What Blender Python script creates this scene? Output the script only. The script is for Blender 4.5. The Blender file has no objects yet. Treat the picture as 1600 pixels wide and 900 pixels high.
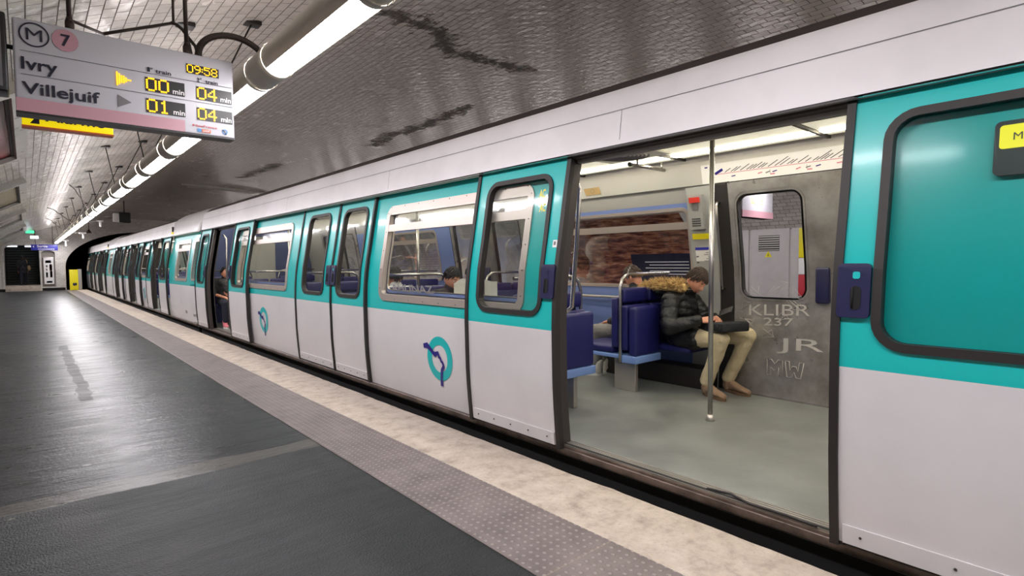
import bpy, bmesh, math, random
from mathutils import Vector, Matrix, noise
from mathutils.geometry import tessellate_polygon
random.seed(7)
S = bpy.context.scene
COL = S.collection
PI = math.pi

# ------------------------------------------------------------------ camera, world, exposure
H = 1.35                                   # camera height above the platform
cam_d = bpy.data.cameras.new('camera'); cam = bpy.data.objects.new('camera', cam_d); COL.objects.link(cam)
cam_d.sensor_width = 36.0; cam_d.lens = 868.6/1600*36.0; cam_d.clip_start = 0.05; cam_d.clip_end = 200
vy = Vector((41-800, 450-416, -868.6)).normalized()      # direction of the track seen by the camera
vx = Vector((1791-800, 450-400, -868.6)); vx = (vx - vy*vx.dot(vy)).normalized()
vz = vx.cross(vy)
cam.matrix_world = Matrix.Translation((0, 0, H)) @ Matrix((vx, vy, vz)).to_4x4()
S.camera = cam
S.view_settings.view_transform = 'Standard'; S.view_settings.look = 'None'
S.view_settings.exposure = 0.30; S.view_settings.gamma = 1.0
S.view_settings.use_curve_mapping = False
W = bpy.data.worlds.new('world'); S.world = W; W.use_nodes = True
W.node_tree.nodes['Background'].inputs[0].default_value = (0.6, 0.62, 0.7, 1)
W.node_tree.nodes['Background'].inputs[1].default_value = 0.02
LAMP = 42.0        # station tubes
UPL = 26.0         # strips added on top of the tubes, unseen, brightening the left vault
CARL = 14.0         # strips in the train ceiling
CARP = 0.42        # diffuser panels in the train ceiling
try:
    S.cycles.max_bounces = 8; S.cycles.diffuse_bounces = 4; S.cycles.glossy_bounces = 4
    S.cycles.transparent_max_bounces = 16; S.cycles.sample_clamp_indirect = 4.0
except Exception: pass

# ------------------------------------------------------------------ materials
MATS = {}
def srgb(r, g, b):
    f = lambda c: (c/255/12.92) if c/255 <= .04045 else ((c/255+.055)/1.055)**2.4
    return (f(r), f(g), f(b), 1)
def mat(name, col=(200, 200, 200), rough=.5, metal=0., coat=0., emit=None, es=0., spec=.5):
    m = bpy.data.materials.new(name); m.use_nodes = True
    b = m.node_tree.nodes['Principled BSDF']
    b.inputs['Base Color'].default_value = srgb(*col)
    b.inputs['Roughness'].default_value = rough; b.inputs['Metallic'].default_value = metal
    b.inputs['Coat Weight'].default_value = coat; b.inputs['Coat Roughness'].default_value = .1
    b.inputs['Specular IOR Level'].default_value = spec
    if emit:
        b.inputs['Emission Color'].default_value = srgb(*emit); b.inputs['Emission Strength'].default_value = es
    MATS[name] = m; return m
class NT:
    """small node helper"""
    def __init__(s, m): s.t = m.node_tree; s.n = s.t.nodes; s.b = s.n['Principled BSDF']
    def add(s, typ, **kw):
        nd = s.n.new(typ)
        for k, v in kw.items():
            if k in nd.inputs: nd.inputs[k].default_value = v
            else: setattr(nd, k, v)
        return nd
    def ln(s, a, b): s.t.links.new(a, b)
    def val(s, inp, v):
        if isinstance(v, (int, float)): inp.default_value = v
        else: s.ln(v, inp)
    def math(s, op, a, b=0., c=None, clamp=False):
        nd = s.n.new('ShaderNodeMath'); nd.operation = op; nd.use_clamp = clamp
        s.val(nd.inputs[0], a); s.val(nd.inputs[1], b)
        if c is not None: s.val(nd.inputs[2], c)
        return nd.outputs[0]
    def noise(s, vec, scale, detail=3, rough=.5):
        nd = s.n.new('ShaderNodeTexNoise'); nd.inputs['Scale'].default_value = scale
        nd.inputs['Detail'].default_value = detail; nd.inputs['Roughness'].default_value = rough
        if vec is not None: s.ln(vec, nd.inputs['Vector'])
        return nd.outputs['Fac']
    def ramp(s, fac, stops):
        nd = s.n.new('ShaderNodeValToRGB'); e = nd.color_ramp.elements
        while len(e) < len(stops): e.new(.5)
        for k, (p, c) in enumerate(stops):
            e[k].position = p; e[k].color = c if len(c) == 4 else srgb(*c)
        s.ln(fac, nd.inputs[0]); return nd.outputs[0]
    def mix(s, fac, a, b, blend='MIX'):
        nd = s.n.new('ShaderNodeMix'); nd.data_type = 'RGBA'; nd.blend_type = blend
        s.val(nd.inputs[0], fac)
        for k, v in ((6, a), (7, b)):
            if isinstance(v, tuple): nd.inputs[k].default_value = v if len(v) == 4 else srgb(*v)
            else: s.ln(v, nd.inputs[k])
        return nd.outputs[2]
    def bump(s, h, strength=.3, dist=.01, normal=None):
        nd = s.n.new('ShaderNodeBump'); nd.inputs['Strength'].default_value = strength
        nd.inputs['Distance'].default_value = dist; s.ln(h, nd.inputs['Height'])
        if normal is not None: s.ln(normal, nd.inputs['Normal'])
        return nd.outputs[0]
    def obj(s): return s.n.new('ShaderNodeTexCoord').outputs['Object']
    def uv(s): return s.n.new('ShaderNodeTexCoord').outputs['UV']
    def mapping(s, vec, scale=(1, 1, 1), loc=(0, 0, 0), rot=(0, 0, 0)):
        nd = s.n.new('ShaderNodeMapping'); nd.inputs['Scale'].default_value = scale
        nd.inputs['Location'].default_value = loc; nd.inputs['Rotation'].default_value = rot
        s.ln(vec, nd.inputs['Vector']); return nd.outputs[0]
    def xyz(s, vec):
        nd = s.n.new('ShaderNodeSeparateXYZ'); s.ln(vec, nd.inputs[0]); return nd.outputs
def wear(name, col, rough, metal=0., amt=.12, scale=3., coat=0., bump=0., bscale=60):
    """plain colour with grime variation"""
    m = mat(name, col, rough, metal, coat); t = NT(m); o = t.obj()
    n = t.noise(o, scale, 5, .6)
    c = srgb(*col); d = tuple(x*(1-amt*2.2) for x in c[:3])+(1,)
    t.ln(t.ramp(n, [(.35, d), (.62, c)]), t.b.inputs['Base Color'])
    t.ln(t.math('MULTIPLY_ADD', n, .25, rough-.12), t.b.inputs['Roughness'])
    if bump: t.ln(t.bump(t.noise(o, bscale, 3), bump, .004), t.b.inputs['Normal'])
    return m
def tiles(name, base, alt, mortar, dirt=0.0, rows=.085, brick=.165, rough=.16, coords='UV', shade_grime=False, wav=.35):
    m = mat(name, base, rough); t = NT(m)
    v = t.uv() if coords == 'UV' else t.obj()
    br = t.add('ShaderNodeTexBrick'); br.offset = .5
    t.ln(v, br.inputs['Vector']); br.inputs['Scale'].default_value = 1.0
    br.inputs['Brick Width'].default_value = brick; br.inputs['Row Height'].default_value = rows
    br.inputs['Mortar Size'].default_value = .0045; br.inputs['Mortar Smooth'].default_value = .2
    br.inputs['Color1'].default_value = srgb(*base); br.inputs['Color2'].default_value = srgb(*alt)
    br.inputs['Mortar'].default_value = srgb(*mortar)
    col = br.outputs['Color']
    n = t.noise(v, .9, 6, .65)
    col = t.mix(t.math('MULTIPLY', t.math('SUBTRACT', n, .42, clamp=True), 2.2*dirt+.6, clamp=True), col, (84, 74, 66))
    if shade_grime:                      # weaker light above the tracks painted into the tile colour, with grime
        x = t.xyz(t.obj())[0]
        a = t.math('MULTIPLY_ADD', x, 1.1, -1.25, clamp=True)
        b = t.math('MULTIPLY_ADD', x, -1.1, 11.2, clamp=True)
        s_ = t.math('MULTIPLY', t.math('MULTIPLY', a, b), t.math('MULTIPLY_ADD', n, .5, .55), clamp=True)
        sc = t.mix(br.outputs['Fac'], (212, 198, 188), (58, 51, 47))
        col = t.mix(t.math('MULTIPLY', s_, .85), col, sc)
        # flaked, cracked plaster patches
        uvs = t.xyz(v)
        dn = t.noise(v, 5.0, 7, .75)
        crack = None
        segs = [((5.1, 5.4), (5.43, 6.54)), ((5.43, 6.54), (6.02, 7.19)), ((6.02, 7.19), (6.0, 8.35)), ((11.9, 9.1), (11.07, 8.92)), ((11.07, 8.92), (9.53, 9.01)), ((9.53, 9.01), (8.1, 8.9)), ((19., 8.2), (16., 8.3))]
        for (a0, b0), (a1, b1) in segs:
            dx_, dy_ = a1-a0, b1-b0; L2_ = dx_*dx_+dy_*dy_
            px_, py_ = t.math('SUBTRACT', uvs[0], a0), t.math('SUBTRACT', uvs[1], b0)
            h_ = t.math('DIVIDE', t.math('ADD', t.math('MULTIPLY', px_, dx_), t.math('MULTIPLY', py_, dy_)), L2_, clamp=True)
            ex = t.math('SUBTRACT', px_, t.math('MULTIPLY', h_, dx_)); ey = t.math('SUBTRACT', py_, t.math('MULTIPLY', h_, dy_))
            e = t.math('SQRT', t.math('ADD', t.math('MULTIPLY', ex, ex), t.math('MULTIPLY', ey, ey)))
            e = t.math('SUBTRACT', .34, t.math('ADD', e, t.math('MULTIPLY_ADD', dn, 1.5, -.55)), clamp=True)
            crack = e if crack is None else t.math('MAXIMUM', crack, e)
        crack = t.math('MULTIPLY', crack, 9., clamp=True)
        cc = t.ramp(t.noise(v, 22, 5, .7), [(.35, (28, 24, 22)), (.7, (120, 112, 104))])
        col = t.mix(t.math('MULTIPLY', crack, .75), col, cc)
    t.ln(col, t.b.inputs['Base Color'])
    bh = t.math('MULTIPLY', br.outputs['Fac'], -1)
    wv = t.noise(v, 9.0, 2, .5)
    nn = t.bump(wv, wav, .012)
    nn = t.bump(bh, .6, .003, nn)
    if shade_grime: nn = t.bump(t.math('MULTIPLY', t.noise(v, 14, 5, .7), crack), 1.0, .05, nn)
    t.ln(nn, t.b.inputs['Normal'])
    rr = t.math('MULTIPLY_ADD', br.outputs['Fac'], .5, t.math('MULTIPLY_ADD', n, .35, rough-.1))
    if shade_grime: rr = t.math('ADD', rr, t.math('MULTIPLY', crack, .5))
    t.ln(rr, t.b.inputs['Roughness'])
    return m
tiles('vault_tile', (214, 208, 200), (196, 189, 181), (92, 84, 78), dirt=.35, shade_grime=True, rows=.098, brick=.196, wav=.7)
tiles('wall_tile', (222, 216, 210), (206, 200, 194), (150, 143, 136), dirt=.15, coords='UV', rows=.085, brick=.17)
wear('moulding', (206, 202, 194), .3, amt=.1)
wear('white_paint', (212, 208, 210), .36, amt=.04, scale=1.3, coat=.1)
wear('roof_white', (236, 231, 233), .42, amt=.06, scale=1.1)
mat('teal_paint', (16, 178, 176), .30, coat=.25)
mat('roof_dark', (62, 54, 52), .7)
mat('rubber', (36, 31, 30), .55)
mat('door_edge', (52, 45, 44), .45)
mat('black', (8, 8, 8), .8)
wear('under_black', (14, 13, 13), .85, amt=.3)
wear('sill_metal', (120, 106, 98), .42, .7, amt=.25, scale=6)
mat('alu', (196, 190, 184), .34, .85)
mat('frame_alu', (190, 178, 170), .38, .6)
mat('chrome', (178, 174, 172), .27, 1.)
mat('navy', (24, 24, 66), .4, coat=.2)
m = mat('seat_navy', (27, 27, 90), .42); t = NT(m); t.ln(t.bump(t.noise(t.obj(), 140, 3), .25, .003), t.b.inputs['Normal'])
mat('seat_blue', (112, 140, 196), .4)
mat('int_blue', (108, 126, 180), .35)
mat('int_grey', (150, 148, 146), .4)
mat('end_blue', (58, 68, 108), .4); mat('int_column', (158, 158, 156), .42)
mat('int_white', (222, 218, 212), .3)
mat('int_ceiling', (214, 208, 190), .5)
wear('car_floor', (130, 132, 128), .38, amt=.14, scale=2.5, bump=.12, bscale=120)
m = mat('steel_door', (150, 146, 143), .3, .45); t = NT(m); o = t.obj()
n = t.noise(o, 2.5, 6, .65); t.ln(t.ramp(n, [(.3, (118, 111, 106)), (.65, (172, 168, 166))]), t.b.inputs['Base Color'])
t.ln(t.math('MULTIPLY_ADD', t.noise(o, 9, 4), .35, .16), t.b.inputs['Roughness'])
mat('scratch', (184, 178, 174), .6)
mat('paint_white', (236, 233, 232), .35)
mat('logo_teal', (24, 178, 178), .35)
mat('logo_navy', (38, 30, 120), .35)
mat('yellow', (238, 222, 20), .4)
mat('yellow_lit', (240, 220, 20), .4, emit=(250, 225, 10), es=.5)
mat('dark_print', (26, 24, 44), .45)
mat('sign_white', (202, 200, 206), .35)
mat('sign_pink', (198, 150, 160), .4)
mat('sign_black', (22, 18, 18), .4)
mat('sign_grey', (120, 116, 118), .4)
mat('led', (255, 200, 20), .4, emit=(255, 188, 10), es=1.15)
mat('mini_red', (190, 50, 60), .4); mat('mini_blue', (60, 130, 190), .4); mat('mini_orange', (225, 110, 60), .4)
mat('lamp_tube', (255, 250, 255), .4, emit=(252, 248, 252), es=LAMP)
mat('lamp_body', (190, 184, 172), .34, .2)
mat('lamp_gap', (168, 163, 155), .45, 0.)
mat('added_uplight_glow', (255, 250, 255), .4, emit=(255, 246, 245), es=UPL)
mat('iron', (58, 48, 42), .55, .3)
mat('dark_iron', (34, 28, 26), .5)
mat('car_strip', (255, 250, 225), .4, emit=(255, 248, 230), es=CARL)
mat('car_panel', (250, 244, 215), .45, emit=(248, 242, 215), es=CARP)
NT(MATS['car_panel'])
t = NT(MATS['car_panel']); w = t.add('ShaderNodeTexChecker'); w.inputs['Scale'].default_value = 110
t.ln(t.obj(), w.inputs['Vector']); t.ln(t.bump(w.outputs['Fac'], .4, .002), t.b.inputs['Normal'])
mat('sign_blue', (38, 40, 130), .4, emit=(50, 50, 150), es=.25)
mat('green_lit', (80, 230, 170), .4, emit=(70, 230, 160), es=1.2)
mat('passage_light', (240, 240, 255), .4, emit=(235, 238, 255), es=2.5)
mat('shutter', (52, 58, 52), .5, .3)
wear('grey_cabinet', (196, 190, 188), .4, amt=.05)
mat('cream', (206, 200, 178), .5)
mat('red_plastic', (215, 60, 50), .35)
mat('gold_card', (176, 148, 100), .5)
mat('pink_line', (205, 120, 140), .5)
mat('skin', (214, 150, 122), .5); mat('skin_dark', (176, 112, 84), .5)
mat('hair_brown', (58, 40, 30), .5); mat('hair_black', (22, 18, 18), .5)
mat('lip', (176, 98, 88), .45); mat('eye_white', (225, 220, 215), .3); mat('eye_dark', (26, 18, 14), .2)
def cloth(name, col, rough=.75, quilt=None, fuzz=.3):
    m = mat(name, col, rough); t = NT(m); o = t.obj()
    nn = t.bump(t.noise(o, 260, 2), fuzz, .002)
    nn = t.bump(t.noise(o, 16, 3, .6), .45, .03, nn)
    if quilt:
        wv = t.add('ShaderNodeTexWave', wave_profile='SIN', bands_direction='Z'); wv.inputs['Scale'].default_value = quilt
        wv.inputs['Distortion'].default_value = 2.5; wv.inputs['Detail'].default_value = 1
        t.ln(o, wv.inputs['Vector']); nn = t.bump(wv.outputs['Fac'], .5, .025, nn)
    t.ln(nn, t.b.inputs['Normal']); return m
cloth('coat_black', (17, 17, 19), .45)
cloth('chino', (200, 184, 150), .8)
cloth('suede', (146, 118, 94), .9)
cloth('sole', (110, 84, 62), .8)
cloth('jeans_dark', (28, 30, 44), .85)
cloth('grey_cloth', (128, 124, 122), .85); cloth('light_cloth', (200, 198, 196), .85)
cloth('charcoal', (38, 38, 42), .8); cloth('scarf_grey', (66, 68, 70), .95, fuzz=.8)
cloth('pink_shoe', (196, 110, 120), .6); cloth('white_shoe', (214, 208, 196), .5); cloth('burgundy', (92, 30, 40), .8)
cloth('bag_black', (24, 25, 30), .55)
cloth('tan_bag', (176, 150, 110), .6); cloth('paper', (224, 222, 214), .7, fuzz=.05)
m = mat('fur', (190, 152, 92), .9)
t = NT(m); t.ln(t.ramp(t.noise(t.obj(), 30, 3), [(.35, (150, 112, 66)), (.6, (222, 190, 130))]), t.b.inputs['Base Color'])
def glass(name, tint=(.86, .9, .88), refl=.5, rough=.03):
    m = bpy.data.materials.new(name); m.use_nodes = True; t = m.node_tree; n = t.nodes
    n.remove(n['Principled BSDF']); out = n['Material Output']
    tr = n.new('ShaderNodeBsdfTransparent'); tr.inputs[0].default_value = (*tint, 1)
    gl = n.new('ShaderNodeBsdfGlossy'); gl.inputs['Roughness'].default_value = rough; gl.inputs[0].default_value = (.9, .9, .9, 1)
    fr = n.new('ShaderNodeFresnel'); fr.inputs[0].default_value = 1.5
    mp = n.new('ShaderNodeMath'); mp.operation = 'MULTIPLY_ADD'; mp.inputs[1].default_value = refl*2; mp.inputs[2].default_value = .003; mp.use_clamp = True
    mx = n.new('ShaderNodeMixShader')
    t.links.new(fr.outputs[0], mp.inputs[0]); t.links.new(mp.outputs[0], mx.inputs[0])
    t.links.new(tr.outputs[0], mx.inputs[1]); t.links.new(gl.outputs[0], mx.inputs[2]); t.links.new(mx.outputs[0], out.inputs[0])
    MATS[name] = m; return m
glass('glass', (.84, .86, .84), .035, .09); glass('glass_hazy', (.70, .80, .78), .10, .22); glass('glass_grey', (.62, .64, .62), .35); glass('glass_clear', (.94, .94, .94), .2)
# asphalt platform
m = mat('asphalt', (58, 62, 62), .3, spec=.2); t = NT(m); o = t.obj()
big = t.noise(t.mapping(o, (1.0, .35, 1)), 1.1, 5, .6)
fine = t.noise(o, 95, 3, .6); mid = t.noise(t.mapping(o, (1.6, .7, 1), rot=(0, 0, .35)), 3.2, 4, .6)
col = t.ramp(big, [(.3, (30, 32, 33)), (.52, (42, 45, 46)), (.75, (62, 60, 59))])
col = t.mix(t.math('MULTIPLY', t.math('SUBTRACT', fine, .47, clamp=True), 1.2), col, (84, 84, 83))
vo = t.add('ShaderNodeTexVoronoi'); vo.inputs['Scale'].default_value = 3.3; t.ln(o, vo.inputs['Vector'])
sp = t.math('MULTIPLY', t.math('LESS_THAN', vo.outputs['Distance'], .085), t.math('GREATER_THAN', t.xyz(vo.outputs['Color'])[0], .55))
col = t.mix(t.math('MULTIPLY', sp, .55), col, (130, 130, 122))        # chewing gum spots
x, y, z = t.xyz(o)
wob = t.math('MULTIPLY_ADD', t.noise(o, 2.2, 3), .14, -.07)
yw = t.math('ADD', y, wob)
def seam(c, wid): return t.math('LESS_THAN', t.math('ABSOLUTE', t.math('SUBTRACT', yw, c)), wid)
def between(v_, a_, b_): return t.math('MULTIPLY', t.math('GREATER_THAN', v_, a_), t.math('LESS_THAN', v_, b_))
sm = t.math('MAXIMUM', t.math('MAXIMUM', seam(4.0, .007), seam(4.22, .006)), t.math('MULTIPLY', t.math('MAXIMUM', seam(5.02, .006), t.math('MAXIMUM', seam(6.1, .008), seam(8.4, .008))), .6))
patch = between(yw, 4.0, 4.22)
col = t.mix(t.math('MULTIPLY', patch, .45), col, (104, 100, 94))
rut = t.math('MULTIPLY', between(t.math('ADD', x, wob), .36, .47), between(y, 6.95, 12.0))
col = t.mix(t.math('MULTIPLY', rut, .5), col, (40, 36, 34))
col = t.mix(t.math('MULTIPLY', sm, .5), col, (26, 25, 25))
t.ln(col, t.b.inputs['Base Color'])
front = t.math('LESS_THAN', yw, 4.0)            # the nearest slab is coarser asphalt
grime = t.noise(t.mapping(o, (.8, 1.8, 1)), 2.0, 5, .65)
rg = t.math('ADD', t.math('MULTIPLY_ADD', grime, .40, .13), t.math('ADD', t.math('MULTIPLY', front, .10), t.math('MULTIPLY', rut, .10)))
t.ln(rg, t.b.inputs['Roughness'])
fh = t.math('MULTIPLY', fine, t.math('MULTIPLY_ADD', front, 1.0, .25))
wave = t.noise(t.mapping(o, (.55, 2.6, 1)), 2.4, 4, .6)
lump = t.noise(o, 34, 2, .5)
nn = t.bump(fh, .8, .006); nn = t.bump(lump, .35, .004, nn); nn = t.bump(wave, .55, .022, nn); nn = t.bump(t.math('MULTIPLY', sm, -1), .6, .01, nn)
nn = t.bump(t.math('MULTIPLY', patch, -1), .5, .006, nn)
t.ln(nn, t.b.inputs['Normal'])
# tactile strip with studs
m = mat('tactile', (112, 102, 102), .5); t = NT(m); o = t.obj(); x, y, z = t.xyz(o)
P = .0445
def cell(a): return t.math('SUBTRACT', t.math('FRACT', t.math('DIVIDE', a, P)), .5)
cx, cy = cell(x), cell(y)
d = t.math('SQRT', t.math('ADD', t.math('MULTIPLY', cx, cx), t.math('MULTIPLY', cy, cy)))
st = t.math('SUBTRACT', 1, t.math('MULTIPLY', t.math('SUBTRACT', d, .16, clamp=True), 9), clamp=True)
jt = t.math('LESS_THAN', t.math('FRACT', t.math('DIVIDE', t.math('ADD', y, .12), .89)), .008)
col = t.ramp(t.noise(o, 4, 6, .7), [(.3, (92, 83, 82)), (.7, (126, 115, 113))])
col = t.mix(t.math('MULTIPLY', st, .38), col, (176, 166, 160)); col = t.mix(t.math('MULTIPLY', jt, .5), col, (150, 135, 120))
t.ln(col, t.b.inputs['Base Color']); t.ln(t.bump(st, .8, .006), t.b.inputs['Normal'])
# cream edge stone
m = mat('edge_stone', (206, 196, 182), .7); t = NT(m); o = t.obj()
a = t.noise(o, 7, 8, .72); b_ = t.noise(o, 45, 5, .7)
col = t.ramp(a, [(.3, (140, 126, 116)), (.48, (176, 163, 150)), (.7, (196, 184, 172))])
col = t.mix(t.math('MULTIPLY', t.math('SUBTRACT', b_, .56, clamp=True), 3.5, clamp=True), col, (140, 122, 104))
vo = t.add('ShaderNodeTexVoronoi', feature='DISTANCE_TO_EDGE'); vo.inputs['Scale'].default_value = 1.4; t.ln(t.mapping(o, (1, .7, 1)), vo.inputs['Vector'])
crk = t.math('LESS_THAN', t.math('ADD', vo.outputs['Distance'], t.math('MULTIPLY_ADD', b_, .05, -.025)), .006)
col = t.mix(t.math('MULTIPLY', crk, .10), col, (120, 108, 92))
t.ln(col, t.b.inputs['Base Color']); t.ln(t.bump(a, .5, .012, t.bump(b_, .4, .004)), t.b.inputs['Normal'])
wear('ballast', (40, 34, 30), .9, amt=.4, scale=8, bump=1., bscale=18)
def poster_mat(name, stops, scale=2.2, streak=(1, 1, 1)):
    m = mat(name, (120, 100, 90), .25); t = NT(m)
    n = t.noise(t.mapping(t.uv(), streak), scale, 6, .65); t.ln(t.ramp(n, stops), t.b.inputs['Base Color']); return m
poster_mat('poster_red', [(.3, (52, 44, 60)), (.45, (92, 66, 78)), (.6, (168, 58, 66))], 1.2, (.4, 1.2, 1))
poster_mat('poster_olive', [(.3, (104, 90, 74)), (.6, (136, 120, 92))], 1.6)
poster_mat('poster_grey', [(.3, (130, 122, 116)), (.6, (176, 168, 160))], 1.6)
poster_mat('poster_brown', [(.3, (34, 24, 26)), (.43, (84, 46, 36)), (.56, (140, 92, 66)), (.72, (186, 152, 130))], 3.0, (.6, 2.2, 1))
poster_mat('poster_pale', [(.35, (214, 206, 196)), (.6, (236, 230, 224))], 3)

# ------------------------------------------------------------------ mesh helpers
class MB:
    def __init__(s, *mats): s.v = []; s.f = []; s.m = []; s.mats = list(mats) or ['white_paint']; s.uv = {}; s.sm = []
    def mi(s, m):
        if m is None: return 0
        if m not in s.mats: s.mats.append(m)
        return s.mats.index(m)
    def face(s, idx, m=None, smooth=False): s.f.append(tuple(idx)); s.m.append(s.mi(m)); s.sm.append(smooth)
    def box(s, x0, x1, y0, y1, z0, z1, m=None, M=None, bev=0.):
        n = len(s.v)
        if bev <= 0:
            P = [(x, y, z) for x in (x0, x1) for y in (y0, y1) for z in (z0, z1)]
            F = [(0, 1, 3, 2), (4, 6, 7, 5), (0, 4, 5, 1), (2, 3, 7, 6), (0, 2, 6, 4), (1, 5, 7, 3)]
        else:
            bm = bmesh.new(); bmesh.ops.create_cube(bm, size=1)
            for v in bm.verts: v.co = Vector(((x0+x1)/2+v.co.x*(x1-x0), (y0+y1)/2+v.co.y*(y1-y0), (z0+z1)/2+v.co.z*(z1-z0)))
            bev = min(bev, .49*min(x1-x0, y1-y0, z1-z0))
            bmesh.ops.bevel(bm, geom=list(bm.edges), offset=bev, segments=3, affect='EDGES', profile=.5)
            bm.verts.ensure_lookup_table(); P = [tuple(v.co) for v in bm.verts]; F = [tuple(v.index for v in f.verts) for f in bm.faces]; bm.free()
        for p in P:
            p = Vector(p); s.v.append(tuple(M @ p if M else p))
        for f in F: s.face([i+n for i in f], m, bev > 0)
        return s
    def tube(s, pts, r, m=None, seg=10, cap=True):
        pts = [Vector(p) for p in pts]; n0 = len(s.v); rs = r if isinstance(r, (list, tuple)) else [r]*len(pts)
        prev = None
        for i, p in enumerate(pts):
            d = (pts[min(i+1, len(pts)-1)] - pts[max(i-1, 0)]).normalized()
            if prev is None:
                a = d.cross(Vector((0, 0, 1)))
                if a.length < .1: a = d.cross(Vector((1, 0, 0)))
                a.normalize()
            else:
                a = (prev - d*prev.dot(d)); a = a.normalized() if a.length > 1e-5 else d.orthogonal().normalized()
            prev = a; b = d.cross(a)
            for k in range(seg):
                t_ = 2*PI*k/seg; s.v.append(tuple(p + (a*math.cos(t_) + b*math.sin(t_))*rs[i]))
        for i in range(len(pts)-1):
            for k in range(seg):
                a0 = n0+i*seg+k; a1 = n0+i*seg+(k+1) % seg
                s.face((a0, a1, a1+seg, a0+seg), m, True)
        if cap:
            s.face([n0+k for k in range(seg)][::-1], m); s.face([n0+(len(pts)-1)*seg+k for k in range(seg)], m)
        return s
    def ball(s, c, r, m=None, M=None, nu=14, nv=9):
        r = (r, r, r) if isinstance(r, (int, float)) else r; n0 = len(s.v); c = Vector(c)
        for j in range(nv+1):
            ph = PI*j/nv
            for i in range(nu):
                th = 2*PI*i/nu; p = Vector((r[0]*math.sin(ph)*math.cos(th), r[1]*math.sin(ph)*math.sin(th), r[2]*math.cos(ph)))
                s.v.append(tuple(c + (M @ p if M else p)))
        for j in range(nv):
            for i in range(nu):
                a = n0+j*nu+i; b = n0+j*nu+(i+1) % nu; s.face((a, a+nu, b+nu, b), m, True)
        return s
    def grid(s, fn, nu, nv, m=None, smooth=True, flip=False, uv=None):
        n0 = len(s.v)
        for i in range(nu+1):
            for j in range(nv+1):
                s.v.append(tuple(fn(i/nu, j/nv)))
                if uv: s.uv[n0+i*(nv+1)+j] = uv(i/nu, j/nv)
        for i in range(nu):
            for j in range(nv):
                a = n0+i*(nv+1)+j; q = (a, a+nv+1, a+nv+2, a+1)
                s.face(q[::-1] if flip else q, m, smooth)
        return s
    def strip(s, A, B, m=None, smooth=True, closed=True):
        """quads between loops A and B of equal length"""
        n0 = len(s.v); n = len(A); s.v += [tuple(p) for p in A]+[tuple(p) for p in B]
        for i in range(n if closed else n-1):
            j = (i+1) % n; s.face((n0+i, n0+j, n0+n+j, n0+n+i), m, smooth)
        return s
    def poly(s, pts, m=None):
        n0 = len(s.v); s.v += [tuple(p) for p in pts]; s.face(range(n0, n0+len(pts)), m); return s
    def mesh(s, name):
        me = bpy.data.meshes.new(name); me.from_pydata(s.v, [], s.f)
        for m in s.mats: me.materials.append(MATS[m])
        me.polygons.foreach_set('material_index', s.m); me.polygons.foreach_set('use_smooth', s.sm)
        if s.uv:
            l = me.uv_layers.new(name='UVMap')
            for p in me.polygons:
                for li in p.loop_indices: l.data[li].uv = s.uv.get(me.loops[li].vertex_index, (0, 0))
        me.update(); return me
    def build(s, name, parent=None, fix=False):
        me = s.mesh(name)
        if fix:
            bm = bmesh.new(); bm.from_mesh(me); bmesh.ops.remove_doubles(bm, verts=bm.verts, dist=1e-5)
            bmesh.ops.recalc_face_normals(bm, faces=bm.faces); bm.to_mesh(me); bm.free()
        o = bpy.data.objects.new(name, me); COL.objects.link(o)
        if parent:
            off = WL.get(parent.name, Vector()); me.transform(Matrix.Translation(-off)); o.parent = parent; WL[o.name] = off
        return o
WL = {}     # world position of each thing's origin; part meshes are stored relative to it
def tag(o, label, cat, group=None, kind=None):
    if label: o['label'] = label
    if cat: o['category'] = cat
    if group: o['group'] = group
    if kind: o['kind'] = kind
    return o
def struct(o): o['kind'] = 'structure'; return o
def empty(name, loc=(0, 0, 0), parent=None):
    o = bpy.data.objects.new(name, None); o.empty_display_size = .1; COL.objects.link(o); WL[o.name] = Vector(loc)
    o.location = Vector(loc) - (WL.get(parent.name, Vector()) if parent else Vector())
    if parent: o.parent = parent
    return o
def text_mb(mb, s, w, h, place, m=None, bold=.018):
    """flat lettering fitted in w x h; place(a,b) -> point, a right, b up"""
    c = bpy.data.curves.new('t', 'FONT'); c.body = s; c.resolution_u = 3; c.offset = bold
    o = bpy.data.objects.new('t', c); COL.objects.link(o)
    bpy.context.view_layer.update()
    me = o.evaluated_get(bpy.context.evaluated_depsgraph_get()).to_mesh()
    vs = [v.co.copy() for v in me.vertices]; fs = [tuple(p.vertices) for p in me.polygons]
    bpy.data.objects.remove(o); bpy.data.curves.remove(c)
    x0 = min(v.x for v in vs); x1 = max(v.x for v in vs); y0 = min(v.y for v in vs); y1 = max(v.y for v in vs)
    n0 = len(mb.v)
    for v in vs: mb.v.append(tuple(place((v.x-x0)/(x1-x0)*w, (v.y-y0)/(y1-y0)*h)))
    for f in fs: mb.face([i+n0 for i in f], m)
    return mb
def rrect(y0, y1, z0, z1, r, k=6, sides=7):
    """rounded rectangle loop, constant point count"""
    r = min(r, (y1-y0)/2-1e-4, (z1-z0)/2-1e-4); L = []
    cs = [(y1-r, z0+r, -PI/2), (y1-r, z1-r, 0), (y0+r, z1-r, PI/2), (y0+r, z0+r, PI)]
    for q, (cy, cz, a0) in enumerate(cs):
        for i in range(k+1):
            a = a0+PI/2*i/k; L.append((cy+r*math.cos(a), cz+r*math.sin(a)))
        ny, nz, na = cs[(q+1) % 4]; e = L[-1]; f = (ny+r*math.cos(na), nz+r*math.sin(na))
        for i in range(1, sides): L.append((e[0]+(f[0]-e[0])*i/sides, e[1]+(f[1]-e[1])*i/sides))
    return L
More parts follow.
